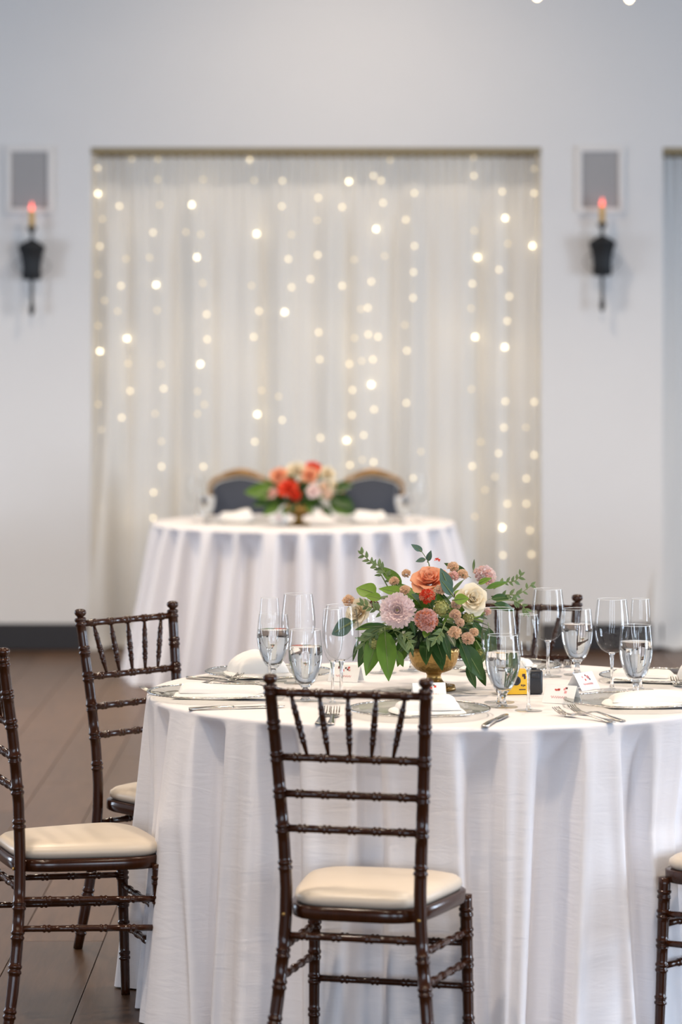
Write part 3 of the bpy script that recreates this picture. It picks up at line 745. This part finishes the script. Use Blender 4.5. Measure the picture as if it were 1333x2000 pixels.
c6 = charger(975, 1300, 'clear glass charger with silver rim hidden behind the flowers'); napkin((c6.x, c6.y), 2.9, .2, .14, .03, 6, 'white folded napkin hidden behind the flowers')
for px, nm in ((462, 'left'), (722, 'right')):
    c = charger(px, 1016, 'clear glass charger on the head table before the %s blue chair' % nm)
    napkin((c.x, c.y), .1, .19, .13, .052, 20+px, 'white folded napkin on the head table before the %s blue chair' % nm)

def strip(pts, wid, th):
    """flat bar along x: (x, z), half width, thickness"""
    vs, fs = [], []
    for (x, z), w_ in zip(pts, wid): vs += [(x, -w_, z), (x, w_, z), (x, w_*.8, z+th), (x, -w_*.8, z+th)]
    n = len(pts)
    for i in range(n-1):
        for k in range(4): a, b = i*4, (i+1)*4; k2 = (k+1) % 4; fs.append((a+k, b+k, b+k2, a+k2))
    fs += [(0, 1, 2, 3), ((n-1)*4+3, (n-1)*4+2, (n-1)*4+1, (n-1)*4)]
    return vs, fs
def fork_proto():
    r = thing('fork', 'fork', 'fork')
    MB().add(*strip([(0, 0), (.012, .0), (.06, .006), (.10, .011), (.125, .008), (.137, .004)], [.0085, .0095, .0055, .0032, .0035, .009], .0028)).obj('handle', M['silver'], r)
    MB().add(*strip([(.134, .005), (.142, .003), (.155, .0028), (.160, .003)], [.006, .0115, .0122, .012], .0024)).obj('head', M['silver'], r)
    for k in range(4):
        y = -.0098+.00653*k; vs, fs = strip([(.157, .003), (.175, .005), (.193, .012), (.203, .018)], [.0021, .0019, .0016, .0007], .002)
        MB().add([(x, yy+y, z) for x, yy, z in vs], fs).obj('tine', M['silver'], r)
    return r
def knife_proto():
    r = thing('knife', 'knife', 'knife')
    MB().add(*strip([(0, 0), (.006, 0), (.06, .002), (.105, .002), (.112, .002)], [.006, .009, .0075, .006, .0045], .006)).obj('handle', M['silver'], r)
    MB().add(*strip([(.110, .003), (.122, .003), (.17, .003), (.215, .003), (.235, .003), (.24, .003)], [.005, .0095, .0105, .0105, .006, .001], .0018)).obj('blade', M['silver'], r)
    return r
KP = {}
def cutlery(kind, a, b, label):
    a = T(*a); b = T(*b); d = b-a; rz = math.atan2(d.y, d.x); loc = (a.x, a.y, ZT+.001)
    g = 'silver forks' if kind == 'fork' else 'silver knives'
    if kind not in KP:
        k = KP[kind] = fork_proto() if kind == 'fork' else knife_proto()
        k.location = loc; k.rotation_euler = (0, 0, rz); k['label'] = label; k['group'] = g; return
    place(KP[kind], loc, rz, label, g)
cutlery('fork', (1218, 1408), (1102, 1389), 'silver fork at the right, its handle reaching farther right')
cutlery('fork', (1199, 1411), (1098, 1397), 'silver fork at the right, lying nearest the table edge')
cutlery('fork', (646, 1414), (658, 1390), 'silver fork behind the front chair spindles, nearer the charger')
cutlery('fork', (622, 1413), (640, 1390), 'silver fork behind the front chair spindles, farther from the charger')
cutlery('knife', (946, 1420), (996, 1394), 'silver knife pointing to the goblet before the camera')
cutlery('knife', (369, 1386), (550, 1381), 'silver knife lying along the table\'s left front edge')
cutlery('fork', (412, 1362), (292, 1355), 'silver fork whose tines peek out past the left charger')
cutlery('knife', (366, 1324), (480, 1333), 'silver knife between the left charger and the slanted chair')
cutlery('fork', (378, 1340), (455, 1329), 'silver fork crossing between the two left chargers')
cutlery('fork', (1088, 1290), (1091, 1312), 'silver fork with tines up beside the wine glass before the facing chair')
cutlery('fork', (1108, 1290), (1110, 1312), 'silver fork with tines up by the goblet before the facing chair')
cutlery('fork', (1350, 1352), (1312, 1332), 'silver fork at the right frame edge beside the far napkin')

def card(px, py, rz, label, z=ZT+.001, flip=1):
    c = T(px, py, z)
    r = thing('place_card', label, 'card', c, rz, 'white tent place cards')
    w2, d, h = .042, .026, .043
    for s in (-1, 1):
        vs = [(-w2, s*d, 0), (w2, s*d, 0), (w2, 0, h), (-w2, 0, h)]
        nrm = Vector((0, s*h, d)).normalized()*.0005
        v2 = [tuple(Vector(v)+nrm) for v in vs]
        MB().add(vs+v2, [(0, 1, 2, 3), (7, 6, 5, 4), (0, 4, 5, 1), (1, 5, 6, 2), (2, 6, 7, 3), (3, 7, 4, 0)]).obj('panel', M['card'], r, smooth=False)
    # printed blossoms and a scribbled line on the face towards us (unreadably small in the photograph)
    sl = Vector((0, d, h)).normalized(); nrm = Vector((0, -h, d)).normalized()
    def on(u, t): return Vector((u, -d, 0))+sl*t+nrm*.0011
    rs = random.Random(int(px))
    mb = MB()
    for q in range(9):
        u, t = rs.uniform(-.017, .017), rs.uniform(.028, .043); rr = rs.uniform(.0022, .005)
        mb.add([on(u+rr*cos(a*pi/4)*(1 if a % 2 else .7), t+rr*sin(a*pi/4)*(1 if a % 2 else .7)) for a in range(8)], [tuple(range(8))], rs.choice((0, 0, 2, 1)) if q > 2 else (0, 1, 2)[q])
    mb.obj('printed_flowers', [M['inkred'], M['inkblk'], M['inkpink']], r, smooth=False)
    pts = [on(-.022+.0011*i, .017+.003*sin(i*1.15)) for i in range(40)]
    MB().add(*tube(pts, .00055, 4)).obj('script_line', M['inkpink'], r)
card(838, 1367, .15, 'white tent card with red blossoms behind the front napkin')
card(1098, 1372, -.5, 'white tent card with red blossoms beside the right forks')
card(1139, 1346, .9, 'white tent card under the goblet before the facing chair')
card(676, 1330, -.35, 'white tent card behind the stems left of the flowers')
card(545, 1022, .2, 'white tent card on the head table left of its flowers')
card(633, 1014, -.2, 'white tent card on the head table right of its flowers')

# disposable camera
c = T(1016, 1357, ZT+.001); c.y += .022
r = thing('disposable_camera', 'yellow and black disposable camera behind the flute', 'camera', c, radians(6))
MB().add(*box(-.058, .058, -.020, .020, 0, .062, .006)).obj('body', M['black'], r)
MB().add(*box(-.056, .0175, -.0212, .0212, .0008, .0628, .002)).obj('wrapper', M['yellow'], r)
f = MB().add(*lathe([(.012, 0), (.012, .003), (.008, .004), (.006, .002)], 20), 0, Matrix.Translation((-.012, -.0212, .036)) @ Matrix.Rotation(pi/2, 4, 'X')).obj('lens_ring', M['black'], r)
MB().add(*box(.026, .048, -.0225, -.0195, .042, .054, .0015)).obj('flash_window', M['black'], r)
MB().add(*lathe([(.0075, 0), (.0075, .004), (.006, .005)], 16), 0, Matrix.Translation((.038, 0, .0615))).obj('wind_wheel', M['black'], r)
mb = MB()
for x0, x1, z0, z1 in ((.004, .012, .046, .053), (.008, .013, .040, .048), (.001, .004, .022, .026), (.0055, .0075, .02, .026), (.0085, .012, .022, .0255), (-.004, .013, .012, .0145)):
    mb.add(*box(x0, x1, -.0218, -.021, z0, z1))
mb.obj('printed_marks', M['inkblk'], r, smooth=False)

# ------------------------------------------------------------------ flowers
def leaf_mesh(name, L, W, mat, p=1.0, fold=.18, curl=.25, tip=1.0, n=9):
    vs, fs = [], []; m = 4
    for i in range(n+1):
        t = i/n; w_ = W/2*(sin(pi*min(1, t**p))**.8)*(1-.25*t*tip) if 0 < i < n else .0006
        for j in range(m+1):
            u = 2*j/m-1
            vs.append((u*w_, L*t, fold*abs(u)*w_ - curl*L*t*t + .03*w_*sin(7*t)*u))
    for i in range(n):
        for j in range(m): a = i*(m+1)+j; fs.append((a, a+1, a+m+2, a+m+1))
    # midrib
    k = MB().add(vs, fs)
    k.add(*tube([(0, -.12*L, .0)]+[(0, L*t/6, -curl*L*(t/6)**2+.0004) for t in range(6)], [.0013, .0012, .0010, .0008, .0007, .0006, .0004], 4), 1)
    return k.mesh(name, [mat, M['stalk']])
LEAF = dict(
    big=leaf_mesh('leaf', .075, .040, M['green1'], .85, .22, .16), deep=leaf_mesh('leaf', .080, .040, M['green2'], .85, .2, .18),
    round=leaf_mesh('leaf', .030, .025, M['green4'], .9, .12, .1), olive=leaf_mesh('leaf', .050, .014, M['green3'], .9, .15, .2),
    blue=leaf_mesh('leaf', .030, .017, M['green5'], .85, .15, .12), slim=leaf_mesh('leaf', .060, .012, M['green2'], .9, .15, .15),
    tiny=leaf_mesh('leaf', .018, .009, M['green3'], .9, .15, .2), lime=leaf_mesh('leaf', .055, .036, M['green4'], .8, .2, .2))
def petal(name, L, W, mat, cup, roll, n=7, m=6, frill=0, seed=0):
    rs = random.Random(seed); ph = rs.uniform(0, 6); vs, fs = [], []
    for i in range(n+1):
        t = i/n; w_ = W/2*(sin(pi*(.14+.62*t))**.75)*(1 if t < .85 else 1-.5*((t-.85)/.15)**2)
        for j in range(m+1):
            u = 2*j/m-1; a = u*cup
            x = w_*(sin(a)/max(.3, sin(cup)) if cup > .1 else u)
            zc = w_*(1-cos(a))*.9
            tt = t-(.10*u*u if t > .6 else 0)
            y = L*tt; z = zc + roll*L*max(0, t-.62)**2*-5 + frill*sin(u*9+ph+5*t)*t*t
            vs.append((x, y, z))
    for i in range(n):
        for j in range(m): a = i*(m+1)+j; fs.append((a, a+1, a+m+2, a+m+1))
    return MB().add(vs, fs).mesh(name, mat)
PET = {}
def rose(parent, pos, d, R, mat, label=None, seed=0):
    """rose of overlapping rolled petals; +Z of the bloom looks along d"""
    rs = random.Random(seed)
    key = mat.name
    if key not in PET:
        PET[key] = [petal('petal', 1, 1.05, mat, 1.15, .02, seed=1), petal('petal', 1, 1.15, mat, .85, .10, frill=.02, seed=2), petal('petal', 1, 1.25, mat, .6, .26, frill=.03, seed=3)]
    r = bpy.data.objects.new('rose', None); COL.objects.link(r); r.parent = parent; r.matrix_local = axes(pos, d, along='Z', roll=rs.uniform(0, 6))
    if label: r['label'] = label
    ga = 2.39996; N_ = 24
    for k in range(N_):
        f = k/(N_-1); kind = 0 if f < .3 else (1 if f < .66 else 2)
        tilt = radians(4+72*f**1.25)                           # from upright to open
        base = R*(.03+.12*f); ln = R*(.60+.42*f); az = k*ga+rs.uniform(-.2, .2)
        zb = -R*.42-R*.12*f + rs.uniform(-.02, .02)*R
        dirv = Vector((cos(az)*sin(tilt), sin(az)*sin(tilt), cos(tilt)))
        inn = Vector((-cos(az)*cos(tilt), -sin(az)*cos(tilt), sin(tilt)))
        m = axes((cos(az)*base, sin(az)*base, zb), dirv, up=inn, sc=(ln*(.62+.35*f), ln, ln*.8))
        link('petal', PET[key][kind], r, mat=m)
    return r
def ruffle(parent, name, pos, d, R, mats, n, seed, label=None, flat=.75):
    """carnation: a dense dome of frilled petals with toothed edges, one mesh"""
    rs = random.Random(seed); mb = MB()
    for k in range(n):
        f = (k+.5)/n; az = k*2.39996; tilt = radians(86)*f**.6
        dirv = Vector((cos(az)*sin(tilt), sin(az)*sin(tilt), cos(tilt)*flat)); L = R*rs.uniform(.85, 1.05)
        ni, nj = 4, 8; W = R*.5; vs = []; fs = []; ph = rs.uniform(0, 6)
        up = Vector((-cos(az)*cos(tilt), -sin(az)*cos(tilt), sin(tilt)))
        mm = axes((0, 0, -R*.35), dirv, up=up, roll=rs.uniform(-.5, .5))
        for i in range(ni+1):
            t = i/ni
            for j in range(nj+1):
                u = 2*j/nj-1; tooth = (.06*R if j % 2 else 0)*(t > .9)
                vs.append((u*W*(.25+.75*t)*.6, L*(.35+.65*t)+tooth-.12*R*u*u*t, .15*R*t*sin(u*6+ph)+.05*R*sin(u*13+ph)*t))
        for i in range(ni):
            for j in range(nj): a = i*(nj+1)+j; fs.append((a, a+1, a+nj+2, a+nj+1))
        mb.add(vs, fs, rs.randrange(len(mats)), mm)
    for k in range(n//3):                                  # tight unopened petals filling the heart
        az = k*2.39996; rr = R*.5*math.sqrt((k+.5)/(n//3)); q = R*.24
        mm = axes((rr*cos(az), rr*sin(az), R*(.30-.25*(rr/R)**2)*flat), (cos(az)*.4*rr/R, sin(az)*.4*rr/R, 1), along='Z', roll=rs.uniform(0, 6))
        vs = [(q*rs.uniform(.6, 1)*cos(a*pi/3.5), q*rs.uniform(.6, 1)*sin(a*pi/3.5), q*rs.uniform(.2, .8)) for a in range(7)]+[(0, 0, -q*.3)]
        mb.add(vs, [(a, (a+1) % 7, 7) for a in range(7)], rs.randrange(len(mats)), mm)
    o = mb.obj(name, mats, parent); o.matrix_local = axes(pos, d, along='Z', roll=rs.uniform(0, 6))
    if label: o['label'] = label
    return o
def mum(parent, pos, d, R, mat, seed, label=None):
    rs = random.Random(seed); r = MB()
    for layer, (cnt, ln, el) in enumerate(((24, 1.0, 2), (24, .97, 14), (22, .86, 26), (18, .72, 38), (14, .54, 52), (9, .36, 66))):
        for k in range(cnt):
            az = 2*pi*(k+.5*(layer % 2))/cnt+rs.uniform(-.05, .05); e = radians(el+rs.uniform(-5, 5)); L = R*ln*rs.uniform(.92, 1.05); W = R*.27
            dirv = Vector((cos(az)*cos(e), sin(az)*cos(e), sin(e)))
            mm = axes((cos(az)*R*.05, sin(az)*R*.05, -R*.12+R*.03*layer), dirv, up=(0, 0, 1))
            vs, fs = [], []
            for i in range(5):
                t = i/4; w_ = W/2*(.30+.70*sin(pi*min(1, .1+.55*t)))*(1 if i < 4 else .72)
                for u in (-1, 0, 1): vs.append((u*w_, L*(.1+.9*t)-(abs(u)*.05*R*(i == 4)), .05*R*abs(u)+.10*R*t*t))
            for i in range(4):
                for j in range(2): a = i*3+j; fs.append((a, a+1, a+4, a+3))
            r.add(vs, fs, 0, mm)
    o = r.obj('chrysanthemum', mat, parent); o.matrix_local = axes(pos, d, along='Z')
    if label: o['label'] = label
    MB().add(*lathe([(.16*R, .02*R), (.15*R, .12*R), (.08*R, .17*R), (.01*R, .18*R)], 10)).obj('eye', M['centre'], o)
    return o
def cluster(parent, name, pos, d, R, mat, n, seed, fr=.0055, label=None, kind=None):
    """dense head of tiny florets"""
    rs = random.Random(seed); mb = MB()
    for k in range(n):
        f = (k+.5)/n; az = k*2.39996; el = math.acos(1-f*1.25); rr = R*rs.uniform(.85, 1.08)
        c = Vector((rr*sin(el)*cos(az), rr*sin(el)*sin(az), rr*.72*cos(el)))
        q = fr*rs.uniform(.75, 1.25); mm = axes(c, c+Vector((0, 0, .001)), along='Z', roll=rs.uniform(0, 6))
        vs, fs = [], []
        for a in range(6):
            an = a*pi/3; vs += [(q*cos(an), q*sin(an), q*.35)]
        vs += [(0, 0, q*.1), (0, 0, -q)]
        for a in range(6): fs += [(a, (a+1) % 6, 6), ((a+1) % 6, a, 7)]
        mb.add(vs, fs, 0, mm)
    mb.add(*lathe([(R*.3, -R*.5), (R*.85, -R*.1), (R*.8, R*.3), (R*.3, R*.62)], 10), 0)
    o = mb.obj(name, mat, parent, smooth=False); o.matrix_local = axes(pos, d, along='Z')
    if label: o['label'] = label
    if kind: o['kind'] = kind
    return o
def sprig(parent, pts, leaf, n, sc, seed, spread=.9):
    rs = random.Random(seed); pts = [Vector(p) for p in pts]
    # smooth the stem
    sm = []
    for i in range(len(pts)-1):
        p0 = pts[max(i-1, 0)]; p1 = pts[i]; p2 = pts[i+1]; p3 = pts[min(i+2, len(pts)-1)]
        for k in range(4):
            t = k/4; sm.append(.5*((2*p1)+(p2-p0)*t+(2*p0-5*p1+4*p2-p3)*t*t+(3*p1-p0-3*p2+p3)*t**3))
    sm.append(pts[-1])
    s = MB().add(*tube(sm, [.0018-.0012*i/len(sm) for i in range(len(sm))], 5)).obj('sprig', M['stalk'], parent)
    for k in range(n):
        f = .25+.75*(k+1)/n; i = min(len(sm)-2, int(f*(len(sm)-1))); p = sm[i]; t = (sm[i+1]-sm[max(0, i-1)]).normalized()
        side = t.cross(Vector((rs.uniform(-.4, .4), -1, rs.uniform(-.3, .3)))).normalized()*(1 if k % 2 else -1)
        d = (t*rs.uniform(.5, 1.0)+side*spread+Vector((0, rs.uniform(-.5, .2), 0))).normalized() if k < n-1 else t
        link('leaf', LEAF[leaf], s, mat=axes(p, d, up=(0, -1, .3+rs.uniform(-.3, .5)), sc=sc*rs.uniform(.8, 1.15)))
    return s
def vase(r, s=1):
    k = .066
    MB().add(*lathe([(.030, .046), (.045, .052), (.056, .064), (.063, .082), (.066, .100), (.0665, .110), (.064, .110), (.062, .098), (.05, .07), (.002, .055)], 48, False)).obj('bowl', M['gold'], r)
    MB().add(*lathe([(.030, .048), (.021, .044), (.018, .038), (.019, .030), (.026, .020), (.040, .013), (.052, .010), (.056, .007), (.057, 0)][::-1], 40)).obj('pedestal', M['goldplain'], r)
    mb = MB()
    for i in range(44):
        a = 2*pi*i/44; mb.add(*lathe([(.0006, -.0024), (.0022, 0), (.0006, .0024)], 6), 0, Matrix.Translation((.053*cos(a), .053*sin(a), .0105)))
    mb.obj('beaded_edge', M['goldplain'], r)
    MB().add(*lathe([(.060, .095), (.060, .115), (.055, .140), (.03, .155), (.002, .158)], 20, True)).obj('floral_foam', M['foam'], r)
def fill(r, n, seed, cz=.19, skip=None):
    rs = random.Random(seed)
    keys = ['big', 'deep', 'deep', 'olive', 'olive', 'blue', 'slim', 'round', 'tiny', 'deep', 'olive', 'tiny', 'slim', 'blue']
    k = 0
    while k < n:
        az = rs.uniform(0, 2*pi); el = rs.uniform(-.75, 1.15)
        d = Vector((cos(az)*cos(el), sin(az)*cos(el), sin(el)))
        kk = rs.choice(keys)
        st = Vector((d.x*.105, d.y*.095, .165+d.z*.055)) if el > -.2 else Vector((d.x*.10, d.y*.09, .150+d.z*.02))
        st *= rs.uniform(.85, 1.18)
        dd = (d+Vector((rs.uniform(-.4, .4), rs.uniform(-.4, .4), rs.uniform(-.5, .15)))).normalized()
        if st.z+dd.z*.07 < .02: continue
        link('leaf', LEAF[kk], r, mat=axes(st, dd, up=(rs.uniform(-.4, .4), -.5, 1), sc=rs.uniform(.8, 1.15))); k += 1

def inner(r, n, seed):
    rs = random.Random(seed)
    for k in range(n):
        az = rs.uniform(0, 2*pi); el = rs.uniform(-.1, 1.4); q = rs.uniform(.45, .95)
        c = Vector((cos(az)*cos(el)*.115*q, sin(az)*cos(el)*.105*q, .135+sin(el)*.085*q))
        link('leaf', LEAF[rs.choice(('deep', 'deep', 'slim', 'big', 'olive'))], r, mat=axes(c, (cos(az)*.6+rs.uniform(-.8, .8), sin(az)*.6+rs.uniform(-.6, .6), rs.uniform(-.3, .9)), up=(cos(az), sin(az), .5), sc=rs.uniform(.6, .95)))
BC = T(848, 1347, ZT+.001)
r = thing('flower_centerpiece', 'low peach, white and blush flower arrangement in gold bowl on the near table', 'flowers', BC)
vase(r)
def L_(x, y, Y): return P(x, y, Y)-BC
rose(r, L_(839, 1126, 8.00), (-.12, -.62, .78), .050, M['peach'], 'open peach rose', 1)
rose(r, L_(925, 1168, 7.955), (.22, -.90, .38), .041, M['ivory'], 'ivory rose beside the green disc leaf', 2)
rose(r, L_(696, 1194, 8.00), (-.55, -.75, .30), .038, M['ivory'], 'ivory rosebud-shaped rose at the edge', 3)
mum(r, L_(777, 1192, 7.93), (-.10, -.97, .12), .0455, M['blush'], 4, 'pale pink chrysanthemum')
ruffle(r, 'carnation', L_(949, 1121, 8.10), (.35, -.6, .7), .031, [M['blush'], M['blush'], M['pink']], 46, 5, 'pale pink carnation')
ruffle(r, 'carnation', L_(833, 1211, 7.90), (-.02, -.97, .18), .031, [M['salmon'], M['pink'], M['pink']], 56, 6, 'salmon carnation')
ruffle(r, 'carnation', L_(835, 1163, 7.935), (-.05, -.9, .35), .021, [M['coral'], M['salmon']], 30, 7, 'small coral red carnation')
ruffle(r, 'carnation', L_(730, 1179, 8.0), (-.3, -.8, .4), .014, [M['wine']], 16, 8, 'small dark red bloom')
ruffle(r, 'carnation', L_(855, 1093, 8.06), (.1, -.3, .9), .008, [M['coral']], 12, 9, 'coral bud')
for i, (x, y, Y, R, m) in enumerate(((791, 1151, 7.96, .014, 'apricot'), (680, 1172, 8.03, .016, 'apricot'), (886, 1106, 8.04, .015, 'apricot'), (905, 1120, 8.02, .014, 'apricot'), (887, 1124, 8.01, .014, 'pink'),
       (860, 1151, 7.95, .014, 'dust'), (892, 1179, 7.94, .014, 'dust'), (890, 1199, 7.92, .015, 'dust'), (889, 1234, 7.905, .017, 'apricot'), (915, 1246, 7.91, .017, 'dust'), (770, 1134, 8.0, .013, 'apricot'),
       (794, 1119, 8.03, .012, 'apricot'), (952, 1193, 7.99, .012, 'pink'), (899, 1215, 7.915, .012, 'dust'), (927, 1234, 7.925, .012, 'apricot'))):
    q = L_(x, y, Y); ruffle(r, 'button_chrysanthemum', q, (q.x*1.5, -.6, .35+q.z), R*1.08, [M[m], M[m], M['apricot']], 34, 30+i)
for i, (x, y, Y, R) in enumerate(((862, 1187, 7.93, .020), (732, 1256, 7.97, .016), (940, 1280, 7.98, .014), (916, 1205, 7.95, .014))):
    q = L_(x, y, Y); cluster(r, 'seeded_eucalyptus', q, (q.x, -.9, .3), R, M['berry'], 34, 60+i, .0034)
# named leaves: (tip px, base px, Y tip, Y base, kind, scale)
def leaf_to(base, tip, kind, wid=1.0, up=(0, -1, .5)):
    base, tip = Vector(base), Vector(tip); ln = (tip-base).length
    L0 = max(v.co.y for v in LEAF[kind].vertices); s_ = ln/L0
    link('leaf', LEAF[kind], r, mat=axes(base, tip-base, up=up, sc=(s_*wid, s_, s_)))
for x0, y0, Y0, x1, y1, Y1, k, wd in (
    (752, 1232, 7.96, 760, 1326, 7.91, 'big', .85), (742, 1235, 7.98, 715, 1316, 7.94, 'big', .9), (728, 1235, 8.0, 698, 1304, 8.0, 'deep', .8), (775, 1270, 7.96, 790, 1304, 7.97, 'big', .8),
    (905, 1260, 7.93, 948, 1328, 7.93, 'deep', 1.0), (900, 1255, 7.92, 923, 1312, 7.90, 'deep', .7), (912, 1300, 7.95, 932, 1345, 7.95, 'deep', .8), (925, 1290, 7.97, 955, 1343, 8.0, 'deep', .7),
    (735, 1160, 8.0, 692, 1142, 8.05, 'lime', 1.0), (745, 1170, 7.98, 712, 1160, 8.0, 'lime', .9), (785, 1145, 8.0, 741, 1102, 8.03, 'big', .8), (790, 1160, 7.97, 740, 1146, 7.98, 'lime', .7),
    (738, 1220, 7.97, 692, 1228, 7.98, 'big', .6), (742, 1228, 7.96, 695, 1250, 7.98, 'olive', 1.6), (690, 1215, 8.0, 645, 1238, 8.03, 'blue', 1.25), (755, 1222, 7.95, 700, 1222, 7.96, 'deep', .5),
    (880, 1155, 7.96, 862, 1110, 7.96, 'blue', 1.0), (884, 1162, 7.95, 861, 1130, 7.94, 'blue', 1.0), (887, 1172, 7.93, 916, 1168, 7.92, 'round', 1.05), (930, 1205, 7.97, 948, 1195, 7.97, 'lime', .6),
    (915, 1125, 8.05, 867, 1095, 8.08, 'deep', .7), (925, 1115, 8.08, 927, 1090, 8.1, 'slim', 1), (950, 1150, 8.03, 995, 1133, 8.05, 'big', .5), (960, 1170, 8.03, 1003, 1163, 8.05, 'deep', .8),
    (965, 1180, 8.0, 1010, 1190, 8.02, 'deep', .8), (940, 1200, 7.96, 900, 1210, 7.94, 'lime', .4), (775, 1240, 7.94, 800, 1275, 7.92, 'olive', 1.0), (800, 1245, 7.93, 808, 1282, 7.91, 'slim', 1.2),
    (835, 1245, 7.92, 838, 1270, 7.90, 'olive', 1.0), (865, 1235, 7.92, 882, 1290, 7.91, 'deep', .6), (700, 1250, 8.0, 688, 1294, 8.02, 'slim', 1.0), (850, 1150, 7.97, 885, 1180, 7.93, 'slim', .8),
    (820, 1170, 7.95, 806, 1160, 7.94, 'blue', 1), (800, 1200, 7.95, 812, 1240, 7.93, 'deep', .6), (865, 1220, 7.93, 876, 1200, 7.92, 'big', .5), (925, 1215, 7.96, 948, 1250, 7.96, 'deep', .9),
    (955, 1225, 8.0, 965, 1300, 8.02, 'deep', .7), (935, 1140, 8.04, 958, 1128, 8.02, 'lime', .7)):
    leaf_to(L_(x0, y0, Y0), L_(x1, y1, Y1), k, wd)
# airy sprigs
sprig(r, [L_(840, 1110, 8.08), L_(836, 1095, 8.08), L_(822, 1074, 8.07)], 'blue', 1, .9, 1)
for tip, base in (((805, 1063), (822, 1076)), ((813, 1096), (832, 1092)), ((842, 1076), (836, 1096))): leaf_to(L_(*base, 8.07), L_(*tip, 8.06), 'blue', 1.0)
sprig(r, [L_(760, 1150, 8.03), L_(740, 1115, 8.05), L_(722, 1095, 8.06), L_(705, 1080, 8.07)], 'tiny', 11, 1.0, 2)
sprig(r, [L_(770, 1150, 8.0), L_(752, 1118, 8.02), L_(733, 1100, 8.02)], 'tiny', 8, 1.1, 3)
sprig(r, [L_(960, 1165, 8.05), L_(990, 1162, 8.05), L_(1015, 1160, 8.05), L_(1042, 1140, 8.06)], 'tiny', 11, 1.0, 4)
sprig(r, [L_(965, 1150, 8.08), L_(985, 1138, 8.1), L_(1005, 1135, 8.1), L_(1020, 1122, 8.1)], 'tiny', 10, 1.0, 5)
sprig(r, [L_(970, 1175, 8.0), L_(1000, 1172, 8.0), L_(1020, 1182, 8.0), L_(1030, 1196, 8.0)], 'tiny', 9, 1.0, 6)
sprig(r, [L_(760, 1225, 7.95), L_(790, 1240, 7.92), L_(805, 1262, 7.90)], 'tiny', 9, 1.2, 7)
sprig(r, [L_(870, 1215, 7.92), L_(862, 1235, 7.90), L_(850, 1252, 7.89)], 'tiny', 9, 1.1, 8)
sprig(r, [L_(750, 1225, 7.97), L_(730, 1240, 7.96), L_(708, 1258, 7.97)], 'olive', 6, .7, 9)
sprig(r, [L_(760, 1200, 7.96), L_(735, 1190, 7.97), L_(705, 1180, 7.98)], 'tiny', 9, 1.2, 10)
sprig(r, [L_(930, 1250, 7.95), L_(945, 1275, 7.95), L_(950, 1290, 7.95)], 'olive', 6, .6, 11)
fill(r, 200, 42); inner(r, 90, 5)

# head table arrangement
BF = Vector((-.205, 15.22, ZT+.001))
r = thing('flower_centerpiece', 'low coral and white flower arrangement in gold bowl on the far head table', 'flowers', BF)
vase(r)
def L2(x, y, dy): return P(x, y, BF.y+dy)-BF
for i, (x, y, dy, R, m) in enumerate(((543, 926, -.10, .045, 'peach'), (563, 950, -.16, .05, 'coral'), (580, 916, -.08, .052, 'ivory'), (606, 925, -.10, .045, 'peach'), (612, 912, -.04, .04, 'coral'),
       (642, 922, -.06, .040, 'ivory'), (614, 957, -.16, .036, 'blush'), (658, 948, -.10, .036, 'ivory'), (527, 962, -.12, .032, 'pink'))):
    q = L2(x, y, dy); rose(r, q, (q.x*2, -.8, .35+q.z), R, M[m], None, 70+i)
ruffle(r, 'carnation', L2(577, 966, -.17), (0, -.9, .2), .03, [M['coral']], 40, 81)
cluster(r, 'button_chrysanthemum', L2(640, 965, -.15), (.3, -.9, .2), .024, M['dust'], 50, 82, .005)
cluster(r, 'button_chrysanthemum', L2(633, 950, -.14), (.3, -.9, .2), .020, M['apricot'], 50, 83, .005)
for t, (x0, y0, x1, y1) in enumerate(((540, 960, 480, 958), (535, 975, 495, 985), (545, 985, 515, 1004), (640, 970, 690, 985), (645, 980, 685, 1003), (650, 955, 688, 945), (560, 990, 555, 1005), (630, 990, 648, 1006),
      (530, 950, 492, 962), (655, 965, 694, 1000), (600, 985, 610, 1002), (575, 985, 570, 1003))):
    leaf_to(L2(x0, y0, -.1), L2(x1, y1, -.14), ('big', 'deep')[t % 2], 1.2)
fill(r, 180, 77); inner(r, 80, 6)
